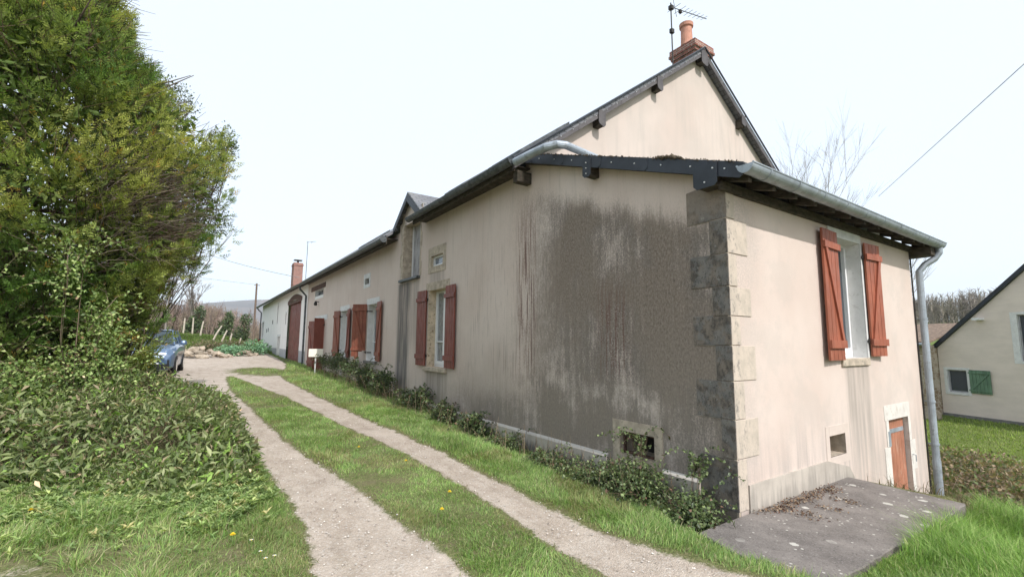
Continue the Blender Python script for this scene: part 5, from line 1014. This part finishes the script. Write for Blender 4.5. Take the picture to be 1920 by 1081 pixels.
x, y = scatter(26000, -9, 0, 35, 47, lambda x, y: np.ones_like(x)); p = grass('g', x, y, np.full(len(x), .16), .035, [(.11, .17, .04), (.15, .21, .05), (.19, .17, .09), (.08, .12, .03)], [3, 3, 1, 2], '', lean=.8)
tag(npmesh('bank_grass', p[0], p[1], M['grass'], p[2]), 'rough grass on the field bank beyond the yard', 'grass', kind='stuff')
# power pole and cables
mb = MB(); mb.tube([(.6, 57, G(.6, 57) - .5), (.55, 57, 8.1)], [.13, .09], 8); mb.tube([(.3, 57, 7.9), (.9, 57, 7.9)], .03, 5); tag(mb.build('utility_pole', M['pole']), 'thin wooden utility pole behind the far end of the white barn', 'pole')
def cable(a, b, sag, lb, r=.014):
    a, b = Vector(a), Vector(b); pts = [a.lerp(b, t / 14) - Vector((0, 0, sag * 4 * (t / 14) * (1 - t / 14))) for t in range(15)]; mb = MB(); mb.tube(pts, r, 5); tag(mb.build('cable', M['wire']), lb, 'cable')
cable((2.3, 40.5, 7.1), (-10.5, 62, 14.0), .6, 'overhead cable running from the barn chimney up to the left', .022)
cable((.58, 57, 7.95), (-24, 66, 12.5), .6, 'thin overhead cable from the utility pole to the left', .015)
cable((16.2, 3.55, 7.25), (6.1, -2.05, 6.62), .0, 'thin grey cable crossing the sky from the bare tree to the upper right', .008)

# ================================================================== background woods and bare trees
def bare_tree(name, label, base, H, spread, cat='tree', depth=5, group=None, cols=((.20, .17, .15), (.14, .11, .095), (.28, .24, .21)), r0=.14, nb=3, lean=(0, 0), fork=.25):
    A, B, Ra, Rb = [], [], [], []
    def rec(p, d, L, r, k):
        q = p + d * L; A.append(p); B.append(q); Ra.append(r); Rb.append(r * .7)
        if k == 0: return
        for j in range(nb if k > 1 else nb + 1):
            nd = d + Vector((random.gauss(0, spread), random.gauss(0, spread), random.gauss(.10, spread * .6))); rec(p.lerp(q, random.uniform(.55, 1)), nd.normalized(), L * random.uniform(.62, .88), r * .6, k - 1)
    rec(Vector(base), Vector((lean[0], lean[1], 1)).normalized(), H * fork, r0, depth)
    n = len(A); V_, F_, C_ = sticks(np.array([tuple(a) for a in A]), np.array([tuple(b) for b in B]), np.array(Ra), np.array(Rb), palette(n, cols)); r = tag(empty(name, base), label, cat, group); iv = Matrix.Translation(tuple(-b for b in base))
    s_ = 2 * 3; k1 = np.arange(len(F_)); src = (F_[:, 0] // 6); tk = np.array(Ra)[src] > r0 * .3
    for nm, sel in (('trunk', tk), ('crown', ~tk)):
        u, inv_ = np.unique(F_[sel], return_inverse=True); o = npmesh(nm, V_[u], inv_.reshape(-1, 3), M['twig'], C_[u], r); o.matrix_parent_inverse = iv
random.seed(11)
bare_tree('bare_tree', 'leafless tree rising behind the right side of the tall roof', (18.6, 7.2, -1.25), 11.0, .25, r0=.07, depth=6, nb=3, fork=.36, cols=((.36, .33, .33), (.28, .25, .25)))
bare_tree('bare_tree', 'small leafless treetop just above the right gutter', (18.9, 4.6, -1.25), 8.6, .22, r0=.05, depth=5, nb=3, fork=.36)
bare_tree('bare_tree', 'leafless tree above the stakes beyond the field', (-5.5, 75, 2), 11.5, .36, r0=.2, depth=5, nb=3)
bare_tree('bare_tree', 'pale leafless tree seen past the edge of the conifer', (-7.2, 52, 2), 9.5, .36, r0=.14, depth=5, nb=3)
def woods(name, label, cen, half, zf, n, H, cols, w):
    x = rng.uniform(cen[0] - half[0], cen[0] + half[0], n); y = rng.uniform(cen[1] - half[1], cen[1] + half[1], n); z = zf(x, y); hh = H * rng.uniform(.6, 1.1, n) * (1 + .22 * fbm(x, y, .09, 3)); prt = []
    c = palette(n, cols, None, .2); A = np.stack([x, y, z - .5], 1); T = A + np.stack([rng.normal(size=n) * .6, rng.normal(size=n) * .6, hh + .5], 1); prt.append(sticks(A, T, w, w * .25, c))
    for k in range(26):
        f = rng.uniform(.25, .98, n)[:, None]; P = A * (1 - f) + T * f; d = jitter_dirs(n, np.array([0, 0, .9]), .8); L = (1.15 - f[:, 0]) * hh * .42 + .4; prt.append(sticks(P, P + d * L[:, None], w * .30, w * .10, c * rng.uniform(.8, 1.3, (n, 1))))
    V_, F_, C_ = merge(prt); tag(npmesh(name, V_, F_, M['twig'], C_), label, 'woods', kind='stuff')
woods('far_woods', 'brown leafless woods beyond the field on the left', (-8, 105), (34, 16), lambda x, y: gz(x, y), 1400, 5.0, [(.28, .20, .165), (.34, .26, .22), (.22, .17, .14), (.26, .21, .15)], .10)
woods('hillside_woods', 'grey brown leafless woods on the hill behind the neighbour house', (142, 28), (26, 44), lambda x, y: gz(x, y), 1150, 6.5, [(.19, .165, .14), (.26, .23, .195), (.14, .125, .10), (.17, .155, .115)], .16)
EV = [(.055, .085, .03), (.08, .11, .04), (.045, .065, .03)]
for x, y, s_, lb in ((-4.9, 60, 1.1, 'dark ivy covered bush left behind the stakes'), (-2.0, 60, 1.0, 'dark ivy covered bush in the middle behind the stakes'), (-.2, 62, 1.25, 'taller dark ivy covered bush nearest the barn behind the stakes')):
    g = G(x, y); leafy('ivy_bush', lb, 'bush', (x, y, g), [(x, y, g + 1.3, s_ * .7, s_ * .7, 1.0), (x + .3, y, g + 2.3 * s_, s_ * .5, s_ * .5, .8), (x - .3, y, g + .8, s_ * .8, .8, .6)], 1100, .24, .17, EV, None, 8, group='ivy bushes beyond the stakes', barkr=.03)
# distant hill
xs2 = np.linspace(-1500, 2600, 80); ys2 = np.linspace(1500, 3000, 24); HX, HY = np.meshgrid(xs2, ys2)
HZ = 10 + 150 * np.exp(-((HX - 420) / 620) ** 2) * sst(HY, 1500, 2050) + 48 * np.exp(-((HX + 500) / 700) ** 2) * sst(HY, 1500, 1950) + fbm(HX, HY, .008, 4) * 5
a = (np.arange(23)[:, None] * 80 + np.arange(79)[None]).ravel(); o = npmesh('hill', np.stack([HX.ravel(), HY.ravel(), HZ.ravel()], 1), np.stack([a, a + 1, a + 81, a + 80], 1), M['hill'], smooth=True); tag(o, 'long blue wooded hill on the horizon', 'hill', kind='structure')

hz = MB(); hz.box(-3600, 3600, -3600, 3600, -3.5, 210); hm = bpy.data.materials.new('haze'); hm.use_nodes = True; ht = hm.node_tree; ht.nodes.clear(); ho_ = ht.nodes.new('ShaderNodeOutputMaterial'); pv = ht.nodes.new('ShaderNodeVolumePrincipled')
pv.inputs['Color'].default_value = (.88, .93, 1, 1); pv.inputs['Density'].default_value = .00024; ht.links.new(pv.outputs[0], ho_.inputs['Volume'])
tag(hz.build('haze', hm), 'thin pale haze in the air between the farm and the far hill', 'haze', kind='stuff')
# ================================================================== neighbour house and outbuilding
nb = tag(empty('neighbour_house', (22.08, 3.71, -1.25)), 'cream gabled house with a small window and green shutter on the right', 'house'); niv = Matrix.Translation((-22.08, -3.71, 1.25))
nd = Vector((-.328, -.9447)); nn_ = Vector((-nd.y, nd.x)); nn_ = nn_ if nn_.x < 0 else -nn_
NB = lambda p: (22.08 + nd.x * p[0] + nn_.x * p[2], 3.71 + nd.y * p[0] + nn_.y * p[2], p[1])
def PN(o): o.matrix_parent_inverse = niv; return o
NW = (.27, .97, -.22, .70); NW2 = (2.75, 3.55, 1.15, 2.9); ap = 4.7
def ntop(u): return 1.62 + .93 * u if u < ap else 1.62 + .93 * ap - .93 * (u - ap)
mb = MB(NB); sheet(mb, 0, 9.4, -1.6, ntop, [NW, NW2], cuts=(ap,)); PN(mb.build('wall', M['far_stucco'], nb, recalc=False))
mb = MB(NB); mb.box(0, 9.4, -1.6, -1.12, 0, .03); PN(mb.build('plinth', M['grey_base'], nb))
mb = MB(NB)
for s_, (ua, ub) in ((1, (-.35, ap)), (-1, (9.75, ap))):
    za, zb2 = (1.62 + .93 * ua, 1.62 + .93 * ap) if s_ > 0 else (1.62 + .93 * (9.4 - ua), 1.62 + .93 * ap)
    mb.add([(ua, za + .02, .12), (ub, zb2 + .02, .12), (ub, zb2 + .20, .12), (ua, za + .20, .12), (ua, za + .02, -8), (ub, zb2 + .02, -8), (ub, zb2 + .20, -8), (ua, za + .20, -8)], [(0, 1, 2, 3), (4, 5, 6, 7), (0, 1, 5, 4), (1, 2, 6, 5), (2, 3, 7, 6), (3, 0, 4, 7)])
PN(mb.build('roof', M['slate_edge'], nb))
for h, m_ in ((NW, .11), (NW2, .2)):
    mb = MB(NB); a_, b_, c_, d_ = h; mb.box(a_ - m_, a_, c_ - .1, d_ + .1, 0, .012); mb.box(b_, b_ + m_, c_ - .1, d_ + .1, 0, .012); mb.box(a_, b_, d_, d_ + .1, -.01, .012); mb.box(a_, b_, c_ - .1, c_, -.01, .03); reveal(mb, h, .14)
    PN(mb.build('window_surround', M['white_paint'], nb)); PN(window(NB, h, .14, nb, 'glass', 1, frame=M['grey_wood']))
    
for o in [o for o in nb.children if o.name.startswith('window') and 'surround' not in o.name]:
    o.matrix_parent_inverse = niv
o = PN(shutter(NB, NW[1] + .10, .02, NW[2] + .02, NW[3] + .03, .72, 1, 2, M['green_wood'], nb, np_=6))
for q in nb.children:
    if q.name.startswith('hinge'): q.matrix_parent_inverse = niv
mb = MB(NB); mb.box(1.5, 1.75, 2.74, 2.83, 0, .3); PN(mb.build('bracket_lamp', M['pvc'], nb))
ob = tag(empty('stone_outbuilding', (22.3, 4.6, -1.25)), 'low rubble stone outbuilding with brown tiled roof behind the downpipe', 'outbuilding'); oiv = Matrix.Translation((-22.3, -4.6, 1.25))
OB = lambda p: (22.08 + nd.x * p[0] + nn_.x * p[2], 3.71 + nd.y * p[0] + nn_.y * p[2], p[1])
mb = MB(OB); mb.box(-4.5, -.04, -1.6, 1.72, -3.0, .35); mb.build('wall', M['stone_wall'], ob).matrix_parent_inverse = oiv
mb = MB(OB); mb.add([(-4.8, 1.80, .62), (.1, 1.80, .62), (.1, 2.65, -2.2), (-4.8, 2.65, -2.2), (-4.8, 1.88, .62), (.1, 1.88, .62), (.1, 2.75, -2.2), (-4.8, 2.75, -2.2)], [(0, 1, 2, 3), (4, 5, 6, 7), (0, 1, 5, 4), (1, 2, 6, 5), (2, 3, 7, 6), (3, 0, 4, 7)]); mb.build('roof', M['tile'], ob).matrix_parent_inverse = oiv
mb = MB(OB); mb.tube([(-4.8, 1.76, .68), (.15, 1.76, .68)], .06, 8); mb.build('gutter', M['zinc'], ob).matrix_parent_inverse = oiv
mb = MB(); 
V_ = rng.normal(size=(24, 3)); V_ /= np.linalg.norm(V_, axis=1, keepdims=True); V_ = V_ * np.array([.38, .3, .28])
import bmesh
bm = bmesh.new(); vs = [bm.verts.new(tuple(v)) for v in V_]; bmesh.ops.convex_hull(bm, input=vs); me = bpy.data.meshes.new('boulder'); bm.to_mesh(me); bm.free(); me.materials.append(M['rock']); o = bpy.data.objects.new('boulder', me); COL.objects.link(o); o.location = (20.2, 3.6, -1.1); tag(o, 'pale boulder beside the foot of the downpipe on the lawn', 'boulder')
# dry brambles behind the slab on the right
leafy('dry_thicket', 'brown dry bramble thicket between the lawn and the slab', 'bramble', (8.0, -.2, G(8, -.2)), [(7.6, -.4, -1.0, 1.4, .9, .30), (9.3, .2, -1.1, 1.6, 1.2, .32), (6.6, -1.0, -.8, .9, .7, .28), (11, .8, -1.15, 1.6, 1.4, .28)], 9000, .08, .05, [(.13, .09, .06), (.09, .08, .045), (.19, .14, .09), (.07, .09, .035)], None, 60, mat='leaf', barkr=.006)
